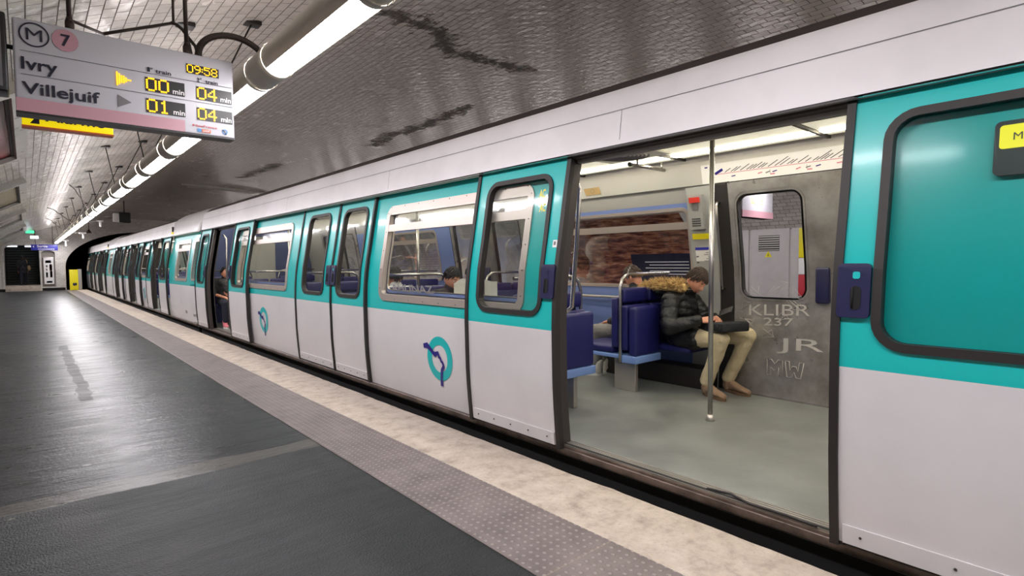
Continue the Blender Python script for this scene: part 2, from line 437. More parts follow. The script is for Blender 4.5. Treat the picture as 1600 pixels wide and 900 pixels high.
def plate2d(outer, holes, y0, y1, mfront, mside=None, uvf=None):
    """polygon in xz with holes, extruded from y0 to y1"""
    mb = MB(mfront); loops = [outer]+holes; flat = [p for l in loops for p in l]
    tris = tessellate_polygon([[Vector((p[0], p[1], 0)) for p in l] for l in loops])
    n = len(flat)
    for y in (y0, y1):
        for p in flat: mb.uv[len(mb.v)] = (p[0], p[1]); mb.v.append((p[0], y, p[1]))
    for t_ in tris:
        a, b, c = t_; 
        cr = (flat[b][0]-flat[a][0])*(flat[c][1]-flat[a][1])-(flat[b][1]-flat[a][1])*(flat[c][0]-flat[a][0])
        if cr < 0: a, b = b, a
        mb.face((a, b, c)); mb.face((c+n, b+n, a+n))
    for l in loops:
        k0 = len(mb.v); s_ = 0
        for i, p in enumerate(l):
            for y in (y0, y1): mb.uv[len(mb.v)] = (y, p[1]); mb.v.append((p[0], y, p[1]))
        for i in range(len(l)):
            j = (i+1) % len(l); mb.face((k0+2*i, k0+2*i+1, k0+2*j+1, k0+2*j), mside, False)
    return mb

# ------------------------------------------------------------------ station shell
XC, Z0, VA, VB = 5.3, 1.0, 7.0, 3.1
YB, YE = -14.0, 40.0
def vault_p(th, off=0.):
    """th from left springing (0) to right (pi)"""
    x = -VA*math.cos(th); z = VB*math.sin(th)
    n = Vector((x/VA**2, 0, z/VB**2)).normalized()
    return Vector((XC+x-n.x*off, 0, Z0+z-n.z*off))
arc = [0.]
NTH = 96
for i in range(NTH): arc.append(arc[-1]+(vault_p((i+1)/NTH*PI)-vault_p(i/NTH*PI)).length)
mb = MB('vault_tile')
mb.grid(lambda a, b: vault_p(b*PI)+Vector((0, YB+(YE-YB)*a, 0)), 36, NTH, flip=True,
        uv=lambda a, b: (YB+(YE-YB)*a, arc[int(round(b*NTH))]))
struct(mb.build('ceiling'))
def arc_at(th): f = th/PI*NTH; i = min(int(f), NTH-1); return arc[i]+(arc[i+1]-arc[i])*(f-i)
def th_of_x(x): return math.acos(max(-1, min(1, (XC-x)/VA)))
def vault_z(x): return vault_p(th_of_x(x)).z
for nm, x in (('wall_left', XC-VA), ('wall_right', XC+VA)):
    mb = MB('wall_tile'); s_ = -1 if x < 0 else 1
    mb.grid(lambda a, b: Vector((x, YB+(YE-YB)*a, Z0*b)), 1, 1, smooth=False, uv=lambda a, b: (YB+(YE-YB)*a, Z0*b), flip=(s_ > 0))
    struct(mb.build(nm))
mb = MB('asphalt'); mb.box(XC-VA-.1, 1.6, YB, 40.0, -.3, 0); struct(mb.build('floor'))
mb = MB('tactile'); mb.box(1.6, 2.07, YB, 40.0, -.3, .004); struct(mb.build('trim_1'))
mb = MB('edge_stone')
def edge_prof(y):
    return 2.575+.012*noise.noise(Vector((y*2.3, 3, 0)))+.008*noise.noise(Vector((y*9, 1, 0)))
NY = 700
def es(a, b):
    y = YB+(YE-YB)*a
    e = edge_prof(y); q = [(2.07, .003), (2.30, .004), (e-.02, .003), (e-.004, -.008), (e, -.03), (e-.01, -.16), (e-.06, -.17), (2.5, -1.1)]
    x, z = q[int(round(b*7))]; return Vector((x, y, z+(.0025*noise.noise(Vector((x*9, y*6, 0))) if b < .5 else 0)))
mb.grid(es, NY, 7, flip=True); struct(mb.build('trim_2'))
mb = MB('under_black'); mb.box(2.2, 8.2, YB, 62, -1.25, -1.1); mb.build('track_bed')['kind'] = 'structure'
mb = MB('asphalt'); mb.box(8.1, XC+VA+.1, YB, 40, -1.1, 0); o = mb.build('floor'); struct(o)
mb = MB('edge_stone'); mb.box(8.02, 8.5, YB, 40, -.2, .004); struct(mb.build('trim_3'))
# end wall with passage arch, niche and tunnel mouth
def arch(x0, x1, zb, zt, spring, n=14):
    cx = (x0+x1)/2; a = (x1-x0)/2; L = [(x0, zb), (x1, zb)]
    L = [(x0, zb), (x1, zb)]+[(cx+a*math.cos(PI*i/n), spring+(zt-spring)*math.sin(PI*i/n)) for i in range(n+1)]
    return L
def flatarch(x0, x1, zb, zt, r, n=6):
    L = [(x0, zb), (x1, zb)]
    for i in range(n+1): a = PI/2*i/n; L.append((x1-r+r*math.cos(a), zt-r*.75+r*.75*math.sin(a)))
    for i in range(n+1): a = PI/2+PI/2*i/n; L.append((x0+r+r*math.cos(a), zt-r*.75+r*.75*math.sin(a)))
    return L
outer = [(XC-VA-.05, -1.2), (XC+VA+.05, -1.2)]+[(p.x, p.z) for p in (vault_p(PI-i/60*PI, -.05) for i in range(61))]
passage = flatarch(-.88, .56, .02, 2.50, .42)
niche = flatarch(.64, 1.22, .2, 2.2, .2)
tunnel = [(1.66, -1.15), (8.94, -1.15)]+[(5.3+3.64*math.cos(PI*i/36), 1.3+2.02*math.sin(PI*i/36)) for i in range(37)]
o = plate2d(outer, [passage, niche, tunnel], YE, YE+.5, 'wall_tile').build('wall_end'); struct(o)
mb = MB('wall_tile'); mb.box(.6, 1.26, YE+.2, YE+.25, .1, 2.3); struct(mb.build('wall_niche'))
mb = MB('black')     # tunnel bore
L2 = [Vector((x, YE+.45, z)) for x, z in tunnel]
for yy in (50, 75):
    pass
mb.strip(L2, [p+Vector((0, 30, 0)) for p in L2], smooth=False); mb.poly([p+Vector((0, 30, 0)) for p in L2]); struct(mb.build('wall_tunnel'))
mb = MB('moulding')  # arched rib around passage
for l, w in ((passage, .09),):
    A = [Vector((x, YE-.03, z)) for x, z in l[1:]+l[:1]]; cx, cz = -.16, 1.2
    B = [Vector((cx+(p.x-cx)*1.11, YE-.03, cz+(p.z-cz)*1.08)) for p in A]
    mb.strip(A, B, closed=False, smooth=False); mb.strip(B, [p+Vector((0, .03, 0)) for p in B], closed=False, smooth=False); mb.strip(A, [p+Vector((0, .1, 0)) for p in A], closed=False, smooth=False)
struct(mb.build('trim_4'))
mb = MB('under_black'); mb.box(-1.7, -.88, YE-.03, YE, 0, .14); mb.box(.62, 1.62, YE-.03, YE, 0, .14); struct(mb.build('baseboard_end'))
# passage behind: floor, walls, slatted shutter
mb = MB('wall_tile'); mb.box(-.95, -.88, YE+.5, YE+2.4, 0, 2.6); mb.box(.56, .63, YE+.5, YE+2.4, 0, 2.6); mb.box(-.95, .63, YE+.5, YE+2.4, 2.5, 2.56); struct(mb.build('wall_passage'))
mb = MB('edge_stone'); mb.box(-.88, .56, YE+.02, YE+2.4, .0, .3); mb.box(-.88, .56, YE-.1, YE+.02, 0, .16); struct(mb.build('floor_passage'))
mb = MB('shutter')
for i in range(15): mb.box(-.86, .54, YE+2.2, YE+2.26, .3+i*.145, .3+i*.145+.125, bev=.02)
mb.box(-.88, .56, YE+2.26, YE+2.3, .3, 2.5, 'black')
tag(mb.build('roller_shutter'), 'dark green slatted shutter closing the end passage', 'shutter')
for x in (-.55, .2):
    mb = MB('passage_light'); mb.box(x-.22, x+.22, YE+.9, YE+1.2, 2.42, 2.47, bev=.015)
    tag(mb.build('passage_lamp'), 'flat bright lamp under the passage ceiling, %s side' % ('left' if x < 0 else 'right'), 'lamp')
# back end wall behind the camera
mb = MB('wall_tile'); mb.box(XC-VA-.1, XC+VA+.1, YB-.2, YB, -1.2, 4.3); struct(mb.build('wall_back'))

# ------------------------------------------------------------------ tube lamps along both platforms
LX, LZ, LR = 1.30, 2.69, .112
def lamp_fixture(x, y, label, group, first=None):
    if first is not None:
        r = first.copy(); COL.objects.link(r); r.location = (x, y, LZ)
        for ch in first.children:
            c = ch.copy(); COL.objects.link(c); c.parent = r
        if label: r['label'] = label
        r['group'] = group; return r
    r = empty('tube_lamp', (x, y, LZ)); tag(r, label, 'lamp', group)
    def cyl(mb, a0, a1, ya, yb, rad, m, n=16):
        mb.grid(lambda a, b: Vector((x+rad*math.sin(a0+(a1-a0)*b), y+ya+(yb-ya)*a, LZ-rad*math.cos(a0+(a1-a0)*b))), 1, n, m)
    mb = MB('lamp_body', 'lamp_gap')          # trough: all but the lower quarter, full ring at both ends
    cyl(mb, math.radians(47), math.radians(313), 0, 1.30, LR, 'lamp_body', 22)
    cyl(mb, 0, 2*PI, 1.34, 1.66, LR, 'lamp_gap', 32)
    for q in (1.34, 1.66): mb.poly([Vector((x+LR*math.sin(k*PI/12), y+q, LZ-LR*math.cos(k*PI/12))) for k in range(24)])
    for k in (-.035, 1.30): cyl(mb, 0, 2*PI, k, k+.035, LR+.004, 'lamp_body', 32)
    mb.build('housing', r)
    mb = MB('lamp_tube'); cyl(mb, math.radians(-47), math.radians(47), 0, 1.30, LR-.004, 'lamp_tube', 8); mb.build('diffuser', r)
    mb = MB('added_uplight_glow'); cyl(mb, math.radians(176), math.radians(206), .1, 1.2, LR+.003, 'added_uplight_glow', 3); mb.build('added_uplight', r)  # glowing strip added out of sight to lighten the vault on the left
    mb = MB('lamp_gap'); cyl(mb, 0, 2*PI, 1.335, 1.36, LR+.008, 'lamp_gap', 32); mb.build('clamp', r)
    mb = MB('lamp_gap'); cyl(mb, 0, 2*PI, 1.64, 1.665, LR+.008, 'lamp_gap', 32); mb.build('clamp', r)
    return r
first = None
for k in range(-4, 22):
    y = 2.50+1.70*k
    lab = {0: 'nearest lit tube lamp, at the top centre above the platform',
           1: 'second lit tube lamp, just right of the train indicator board',
           2: 'third lit tube lamp, partly hidden behind the indicator board'}.get(k)
    if lab is None: lab = 'lit tube lamp in the row receding towards the platform end' if k > 2 else 'tube lamp of the row above the near platform, behind the view'
    f = lamp_fixture(LX, y, lab, 'tube lamps in a row over the platform', first)
    if first is None: first = f
for k in range(-6, 21):
    lamp_fixture(10.6-LX, 2.0+1.70*k, 'lit tube lamp above the opposite platform, beyond the train', 'tube lamps over the opposite platform', first)
# hanger rods from vault
for i, y in enumerate([5.72, 9.1, 12.4, 15.9, 19.2, 22.5, 25.9, 29.2, 32.5, 35.8]):
    r = empty('lamp_hanger', (LX, y, LZ+.1))
    tag(r, 'thin V-shaped rod hanger holding the lamp row up to the vault' if i else 'nearest rod hanger, its square plate on the vault above the indicator board', 'hanger', 'hangers of the lamp row')
    mb = MB('dark_iron')
    for xx in (1.15, 1.72): mb.tube([(xx, y, vault_z(xx)), (LX+(.03 if xx > LX else -.03), y, LZ+.12)], .008, seg=6)
    mb.build('rod', r)
    for xx in (1.15, 1.72):
        mb = MB('dark_iron'); mb.box(xx-.07, xx+.07, y-.06, y+.06, vault_z(xx)-.03, vault_z(xx)+.01, bev=.006)
        mb.build('plate', r)
# ------------------------------------------------------------------ indicator board
SY = 4.0
board = empty('train_indicator_board', (.53, SY, 2.18))
tag(board, 'white hanging train indicator board for Ivry and Villejuif with amber LED digits', 'sign')
mb = MB('sign_white', 'sign_black'); mb.box(-.01, 1.072, SY, SY+.11, 2.178, 2.677, bev=.012); mb.box(-.01, 1.072, SY-.004, SY+.112, 2.170, 2.182, 'sign_black'); mb.build('casing', board)
yf = SY-.003
mb = MB('sign_pink'); mb.poly([(-.008, yf, 2.183), (.783, yf, 2.183), (.783, yf, 2.253), (-.008, yf, 2.253)][::1])
n = 40; mb.poly([(.211+.058*math.cos(2*PI*k/n), yf-.001, 2.6+.06*math.sin(2*PI*k/n)) for k in range(n)]); mb.build('pink_line_band', board)
pl = lambda x, z, dy=.0: (lambda a, b: Vector((x+a, yf-.002-dy, z+b)))
mb = MB('dark_print')
ringA = [Vector((.079+.064*math.cos(2*PI*k/48), yf-.001, 2.597+.0645*math.sin(2*PI*k/48))) for k in range(48)]
ringB = [Vector((.079+.057*math.cos(2*PI*k/48), yf-.001, 2.597+.057*math.sin(2*PI*k/48))) for k in range(48)]
mb.strip(ringA, ringB, smooth=False)
text_mb(mb, 'M', .068, .062, pl(.045, 2.566), None, .0); text_mb(mb, '7', .042, .066, pl(.191, 2.566, .001))
text_mb(mb, 'Ivry', .152, .087, pl(.020, 2.385)); text_mb(mb, 'Villejuif', .338, .085, pl(.018, 2.257))
text_mb(mb, '1', .014, .027, pl(.592, 2.513)); text_mb(mb, 'er', .015, .011, pl(.608, 2.529)); text_mb(mb, 'train', .082, .024, pl(.634, 2.512))
text_mb(mb, '2', .015, .027, pl(.858, 2.505)); text_mb(mb, 'e', .009, .010, pl(.875, 2.523)); text_mb(mb, 'train', .072, .024, pl(.905, 2.505))
for z in (2.503, 2.379): mb.poly([(.018, yf-.001, z), (1.062, yf-.001, z), (1.062, yf-.001, z+.0022), (.018, yf-.001, z+.0022)])
mb.poly([(.44, yf-.001, 2.276), (.508, yf-.001, 2.313), (.44, yf-.001, 2.35)], 'sign_grey')
mb.build('lettering', board)
mb = MB('sign_black')
for x0, x1, z0, z1 in ((.58, .787, 2.398, 2.480), (.58, .787, 2.272, 2.355), (.852, 1.058, 2.396, 2.478), (.852, 1.058, 2.27, 2.347), (.80, .985, 2.551, 2.608)):
    mb.poly([(x0, yf-.001, z0), (x1, yf-.001, z0), (x1, yf-.001, z1), (x0, yf-.001, z1)])
mb.build('display_window', board)
mb = MB('paint_white')
for x, z in ((.722, 2.401), (.722, 2.275), (.990, 2.400), (.990, 2.273)): text_mb(mb, 'min', .062, .030, pl(x, z+.004))
mb.build('min_lettering', board)
D57 = {'0': ('01110', '10001', '10001', '10001', '10001', '10001', '01110'), '1': ('00100', '01100', '00100', '00100', '00100', '00100', '01110'),
       '4': ('00010', '00110', '01010', '10010', '11111', '00010', '00010'), '5': ('11111', '10000', '11110', '00001', '00001', '10001', '01110'),
       '8': ('01110', '10001', '10001', '01110', '10001', '10001', '01110'), '9': ('01110', '10001', '10001', '01111', '00001', '00010', '01100'),
       ':': ('0', '0', '1', '0', '1', '0', '0')}
def led(mb, s, x, z, p, r):
    for ch in s:
        rows = D57[ch]
        for j, row in enumerate(rows):
            for i, b in enumerate(row):
                if b == '1':
                    cx, cz = x+i*p, z-j*p*1.02
                    mb.poly([(cx+r*math.cos(k*PI/4), yf-.0035, cz+r*math.sin(k*PI/4)) for k in range(8)])
        x += (len(rows[0])+.7)*p
for nm, s, x, z, p in (('led_digits', '00', .588, 2.474, .0112), ('led_digits', '01', .588, 2.348, .0112), ('led_digits', '04', .860, 2.470, .0108), ('led_digits', '04', .860, 2.341, .0104), ('led_clock', '09:58', .806, 2.602, .0073)):
    mb = MB('led'); led(mb, s, x, z, p, p*.54); mb.build(nm, board)
mb = MB('led')
for i in range(7):
    for j in range(-4, 5):
        if abs(j) <= 4-i*.62:
            cx, cz = .441+i*.0108, 2.441+j*.0088; mb.poly([(cx+.0048*math.cos(k*PI/4), yf-.0035, cz+.0048*math.sin(k*PI/4)) for k in range(8)])
mb.build('led_arrow', board)
mb = MB('mini_red', 'mini_blue', 'mini_orange', 'dark_print')
mb.poly([(.829+.006*math.cos(k*PI/4), yf-.001, 2.231+.006*math.sin(k*PI/4)) for k in range(8)]); text_mb(mb, 'ileoFrance', .125, .013, pl(.840, 2.225))
mb.poly([(.851, yf-.001, 2.194), (.875, yf-.001, 2.194), (.875, yf-.001, 2.214), (.851, yf-.001, 2.214)], 'mini_blue')
mb.poly([(.877, yf-.001, 2.194), (.927, yf-.001, 2.194), (.927, yf-.001, 2.214), (.877, yf-.001, 2.214)], 'mini_orange'); text_mb(mb, 'stif', .04, .014, pl(.882, 2.197, .001), 'sign_white')
A = [Vector((1.011+.016*math.cos(2*PI*k/24), yf-.001, 2.214+.016*math.sin(2*PI*k/24))) for k in range(24)]; B = [Vector((1.011+.010*math.cos(2*PI*k/24), yf-.001, 2.214+.010*math.sin(2*PI*k/24))) for k in range(24)]
mb.strip(A, B, 'mini_blue', False); mb.tube([(.995, yf-.002, 2.226), (1.008, yf-.002, 2.216), (1.018, yf-.002, 2.198)], .0022, 'dark_print', 6)
mb.build('operator_marks', board)
for x in (.236, .818):
    mb = MB('iron'); mb.tube([(x, SY+.055, 2.67), (x, SY+.055, 2.73)], .022, seg=12); mb.tube([(x, SY+.055, 2.72), (x, SY+.055, 2.76)], [.022, .012], seg=12)
    mb.tube([(x, SY+.055, 2.74), (x, SY+.055, vault_z(x)+.03)], .0125, seg=10); mb.build('suspension_rod', board)
mb = MB('iron'); P_ = []
for k in range(19):
    a = PI-PI*k/18; P_.append((1.10+.215*math.cos(a)*(1 if k < 9 else 1.0), SY+.06, 2.70+.0+.165*math.sin(a)))
P_ = [(.885, SY+.06, 2.66)]+P_
mb.tube(P_, .021, seg=12); mb.build('supply_conduit', board)
mb = MB('iron'); mb.tube([(.408, 4.25, 2.765), (.536, 4.25, 2.822), (.674, 4.25, 2.882), (.786, 4.25, 2.932)], .010, seg=8)
mb.tube([(.77, 4.25, 2.93), (.80, 4.25, 2.928), (.837, 4.25, 2.904), (.864, 4.2, 2.836), (.88, 4.1, 2.76), (.89, 4.06, 2.66)], .011, seg=8)
mb.tube([(.786, 4.25, 2.932), (.80, 4.3, vault_z(.80)+.02)], .008, seg=8); mb.tube([(.408, 4.25, 2.765), (.236, 4.055, 2.74)], .009, seg=8); mb.build('feed_cable', board)
# neighbouring light box, only its right edge is in the picture
nb = empty('hanging_light_box', (-.3, SY, 2.2)); tag(nb, 'black-framed hanging panel cut by the left picture edge beside the indicator board', 'sign')
mb = MB('sign_black'); mb.box(-.62, -.034, SY, SY+.16, 2.275, 2.69, bev=.01); mb.tube([(-.04, SY+.05, 2.525), (.0, SY+.05, 2.525)], .012, seg=8); mb.build('frame', nb)
mb = MB('sign_grey'); mb.poly([(-.60, SY-.003, 2.3), (-.056, SY-.003, 2.3), (-.056, SY-.003, 2.665), (-.60, SY-.003, 2.665)]); mb.build('panel', nb)
mb = MB('iron'); mb.tube([(-.3, SY+.08, 2.68), (-.3, SY+.08, vault_z(-.3)+.03)], .0125, seg=8); mb.build('suspension_rod', nb)
# yellow alarm sign behind
al = empty('alarm_sign', (.26, 5, 2.3)); tag(al, 'yellow Alarme sign hanging low behind the indicator board', 'sign')
mb = MB('yellow_lit', 'mini_orange'); mb.box(.014, .516, 5.0, 5.08, 2.300, 2.50, bev=.006); mb.box(.012, .518, 4.995, 5.085, 2.290, 2.301, 'mini_orange'); mb.build('panel', al)
mb = MB('dark_print'); text_mb(mb, 'Alarme', .33, .085, lambda a, b: Vector((.135+a, 4.997, 2.338+b))); mb.poly([(.055, 4.997, 2.315), (.105, 4.997, 2.315), (.105, 4.997, 2.385)]); mb.build('lettering', al)
mb = MB('iron'); mb.tube([(.30, 5.04, 2.5), (.30, 5.04, vault_z(.30)+.03)], .008); mb.build('suspension_rod', al)
# ------------------------------------------------------------------ vault posters
def path_p(s, far, off):
    if s < Z0: p = Vector((XC-VA+off, 0, s))
    else:
        q = s-Z0; i = max(k for k in range(NTH) if arc[k] <= q); th = (i+(q-arc[i])/(arc[i+1]-arc[i]))*PI/NTH; p = vault_p(th, off)
    if far: p.x = 2*XC-p.x
    return p
def vault_poster(y0, y1, sa, sb, matn, label, far=False, extra=None):
    r = empty('poster_panel', (XC+VA-.4 if far else XC-VA+.4, (y0+y1)/2, 1.4)); tag(r, label, 'poster', 'large posters on the vault wall')
    def P(a, b, off): return path_p(sa+(sb-sa)*b, far, off)+Vector((0, y0+(y1-y0)*a, 0))
    fl = far
    mb = MB(matn); mb.grid(lambda a, b: P(a, b, .035), 1, 16, flip=not fl, uv=lambda a, b: ((y1-y0)*a, 3*b)); mb.build('poster_sheet', r)
    mb = MB('moulding'); w = .16; L = (y1-y0); aw = w/L; bw = w/3.
    def band(a0, a1, b0, b1):
        mb.grid(lambda a, b: P(a0+(a1-a0)*a, b0+(b1-b0)*b, .10), 1, 16, flip=not fl)
        for aa in (a0, a1):
            mb.grid(lambda a, b: P(aa, b0+(b1-b0)*b, .10*a), 1, 16)
        for bb in (b0, b1):
            mb.grid(lambda a, b: P(a0+(a1-a0)*b, bb, .10*a), 1, 4)
    band(-aw, 0, -bw, 1+bw); band(1, 1+aw, -bw, 1+bw); band(0, 1, -bw, 0); band(0, 1, 1, 1+bw); mb.build('tiled_frame', r)
    mb = MB('dark_iron')
    for (a0, a1, b0, b1) in ((0, .012, 0, 1), (.988, 1, 0, 1), (0, 1, 0, .012), (0, 1, .985, 1)): mb.grid(lambda a, b: P(a0+(a1-a0)*a, b0+(b1-b0)*b, .045), 1, 12, flip=not fl)
    mb.build('inner_edge', r)
    return r, P
STOP = Z0+arc_at(th_of_x(-.09))
vault_poster(6.9, 10.75, 1.25, STOP, 'poster_red', 'red and dark grey poster at the left edge, below the indicator board')
vault_poster(14.3, 18.2, 1.25, STOP, 'poster_olive', 'brownish poster high on the left wall, second along it')
vault_poster(21.9, 25.2, 1.25, STOP, 'poster_grey', 'pale grey poster on the left wall, third along it')
vault_poster(29.6, 32.4, 1.25, STOP, 'poster_grey', 'smallest looking pale poster on the left wall, nearest the passage')
r_, P_ = vault_poster(7.15, 11.4, .62, 2.95, 'poster_brown', 'brown crowded poster seen through the train window behind the seated man', far=True)
mb = MB('sign_blue'); mb.mats = ['dark_print', 'paint_white']
mb.grid(lambda a, b: P_(.0+.46*a, .0+.40*b, .05), 2, 6, 'dark_print', flip=False)
for k in range(5): mb.grid(lambda a, b: P_(.06+(.30-.03*(k % 2))*a, .30-.035*k+.008*b, .06), 2, 1, 'paint_white')
mb.build('poster_caption', r_)
vault_poster(13.6, 17.6, .62, 2.95, 'poster_pale', 'pale poster on the far wall seen through the closed door windows', far=True)
vault_poster(20.2, 24.2, .62, 2.95, 'poster_grey', 'grey poster on the far wall beyond the middle of the train', far=True)
# opposite wall cabinet, far indicator board, yellow notice
cb = empty('technical_cabinet', (12.05, 5.3, 0)); tag(cb, 'white wall cabinet with a louvre seen through the opposite train door', 'cabinet')
mb = MB('grey_cabinet'); mb.box(11.95, 12.18, 3.4, 6.4, .0, 1.75, bev=.01); mb.box(11.95, 12.0, 3.4, 6.4, 1.74, 2.08, bev=.01); mb.build('body', cb)
for ya, yb in ((3.45, 4.88), (4.92, 5.74), (5.78, 6.35)):
    mb = MB('grey_cabinet'); mb.box(11.93, 11.95, ya, yb, .06, 2.03, bev=.004); d_ = mb.build('door', cb)
    if ya == 4.92:
        mb = MB('sign_black', 'alu'); mb.box(11.922, 11.93, 5.12, 5.56, 1.53, 1.86)
        for k in range(7): mb.box(11.912, 11.93, 5.12, 5.56, 1.54+k*.047, 1.562+k*.047, 'alu')
        mb.build('louvre', d_)
        mb = MB('yellow', 'dark_print'); mb.poly([(11.925, 5.43, 1.40), (11.925, 5.27, 1.40), (11.925, 5.35, 1.53)]); mb.poly([(11.92, 5.36, 1.42), (11.92, 5.34, 1.42), (11.92, 5.35, 1.50)], 'dark_print'); mb.build('warning_triangle', d_)
mb = MB('yellow', 'paint_white', 'mini_red'); mb.box(11.90, 11.925, 4.2, 4.72, 1.38, 1.98, bev=.005); mb.box(11.90, 11.925, 4.2, 4.72, 1.04, 1.37, 'paint_white', bev=.005); mb.box(11.90, 11.925, 4.2, 4.72, .6, 1.03, 'mini_red', bev=.005)
tag(mb.build('notice_board'), 'yellow, white and red notice on the far wall seen through the train door', 'sign')
fb = empty('train_indicator_board', (9.2, 4.35, 2.0)); tag(fb, 'indicator board of the opposite platform seen through the train door window', 'sign')
mb = MB('sign_white', 'sign_pink'); mb.box(8.75, 9.85, 4.35, 4.53, 2.05, 2.55, bev=.01); mb.box(8.745, 9.855, 4.345, 4.535, 2.05, 2.16, 'sign_pink'); mb.build('casing', fb)
def led2(mb, s, x, z, p):
    global yf
    keep = yf; yf = 4.35; led(mb, s, x, z, p, p*.54); yf = keep
D57['2'] = ('01110', '10001', '00001', '00110', '01000', '10000', '11111')
mb = MB('led'); led2(mb, '02', 9.05, 2.36, .013); led2(mb, '05', 9.34, 2.36, .013); mb.build('led_digits', fb)
for x in (8.95, 9.65):
    mb = MB('iron'); mb.tube([(x, 4.45, 2.54), (x, 4.45, vault_z(x)+.03)], .0125); mb.build('suspension_rod', fb)
# ------------------------------------------------------------------ platform end
ye = 39.0
yb_ = empty('yellow_cabinet', (1.98, 39.3, 0)); tag(yb_, 'bright yellow cabinet standing at the far end of the platform', 'cabinet')
mb = MB('yellow'); mb.box(1.78, 2.15, 39.1, 39.5, 0, 1.14, bev=.015); mb.build('body', yb_)
mb = MB('lamp_gap'); mb.box(2.15, 2.31, 39.12, 39.5, 0, 1.16, bev=.01); mb.build('side_panel', yb_)
mb = MB('dark_print'); mb.box(1.9, 2.08, 39.09, 39.11, .27, .40); mb.poly([(1.93, 39.085, .3), (2.03, 39.085, .26), (1.95, 39.085, .24)]); mb.build('slot', yb_)
so = empty('exit_sign', (.76, 38, 2.1)); tag(so, 'blue Sortie sign hanging in front of the passage', 'sign')
mb = MB('sign_blue'); mb.box(.22, 1.30, 38, 38.1, 2.17, 2.47, bev=.01); mb.build('panel', so)
mb = MB('paint_white'); text_mb(mb, 'Sortie', .42, .13, lambda a, b: Vector((.46+a, 37.99, 2.32+b))); text_mb(mb, 'R. Monge', .0001+.6, .05, lambda a, b: Vector((.50+a, 37.99, 2.20+b))) if False else None
for k in range(9): mb.box(.5+k*.075, .556+k*.075, 37.985, 37.995, 2.215, 2.25)
mb.poly([(.28, 37.99, 2.36), (.34, 37.99, 2.42), (.34, 37.99, 2.30)]); mb.build('lettering', so)
mb = MB('iron')
for x in (.4, 1.1): mb.tube([(x, 38.05, 2.46), (x, 38.05, vault_z(x)+.03)], .012)
mb.build('suspension_rod', so)
for x, z, y, m_, lab in ((.20, 3.05, 36.5, 'green_lit', 'green emergency exit lamp on the vault near the passage'), (.36, 2.80, 36.9, 'passage_light', 'small white lamp just below the green exit lamp')):
    r = empty('emergency_light', (x, y, z)); tag(r, lab, 'lamp')
    mb = MB(m_); mb.box(x-.16, x+.16, y, y+.06, z-.07, z+.07, bev=.02); mb.build('lens', r)
    mb = MB('iron'); mb.tube([(x, y+.03, z+.06), (x, y+.03, vault_z(x)+.02)], .012); mb.build('mount', r)
np_ = empty('niche_poster', (.93, 40.1, .3)); tag(np_, 'upright white poster case in the niche beside the passage', 'poster')
mb = MB('alu'); mb.box(.70, 1.17, YE+.08, YE+.16, .32, 1.85, bev=.015); mb.build('frame', np_)
mb = MB('paint_white', 'mini_orange', 'dark_print', 'mini_blue'); yy = YE+.075
def q(x0, x1, z0, z1, m): mb.box(x0, x1, yy-.003, yy, z0, z1, m)
q(.73, 1.14, .36, 1.80, 'paint_white')
q(.97, 1.08, 1.1, 1.45, 'mini_orange'); q(.98, 1.08, .72, 1.08, 'mini_red'); q(.81, .89, .72, 1.0, 'dark_print'); q(.82, .88, 1.1, 1.2, 'dark_print'); q(.83, .88, 1.28, 1.40, 'sign_grey'); q(.82, 1.06, .42, .52, 'dark_print'); q(.80, 1.05, 1.52, 1.66, 'sign_white')
mb.build('poster_sheet', np_)
# dark monitor box, dome and small white bracket lamps over the tracks
mo = empty('hanging_monitor', (3.1, 27, 3.3)); tag(mo, 'dark hanging monitor box with a white side over the tracks', 'monitor')
mb = MB('sign_black'); mb.box(2.86, 3.24, 27, 27.4, 3.06, 3.46, bev=.02); mb.box(2.92, 3.20, 26.95, 27, 3.38, 3.43, bev=.005); mb.build('body', mo)
mb = MB('paint_white'); mb.box(2.68, 2.87, 27.02, 27.4, 3.10, 3.42, bev=.01); mb.build('side_plate', mo)
mb = MB('iron'); mb.tube([(3.05, 27.2, 3.45), (3.05, 27.2, vault_z(3.05)+.02)], .02); mb.build('mount', mo)
do = empty('ceiling_lamp', (2.5, 36, 3.0)); tag(do, 'small dark bell shaped lamp hanging before the tunnel mouth', 'lamp')
mb = MB('dark_iron'); mb.tube([(2.5, 36, 3.78), (2.5, 36, 3.12)], .012); mb.tube([(2.5, 36, 3.2), (2.5, 36, 3.1), (2.5, 36, 3.03)], [.03, .09, .13], seg=16); mb.build('shade', do)
for (x, y, z, lab) in ((1.75, 21.0, 2.68, 'white T-shaped bracket under the lamp row, the nearest'), (1.73, 27.5, 2.60, 'white T-shaped bracket under the lamp row, the middle one'), (1.55, 36.0, 2.60, 'white T-shaped bracket under the lamp row, the farthest')):
    mb = MB('paint_white'); s_ = y/21*.8; mb.box(x-.13*s_, x+.09*s_, y, y+.08, z, z+.05*s_, bev=.01); mb.box(x-.03, x+.03*s_, y, y+.07, z-.19*s_, z+.01, bev=.01); mb.tube([(x, y+.04, z+.03), (LX+.05, y+.04, LZ-.05)], .012)
    tag(mb.build('camera_bracket'), lab, 'bracket')
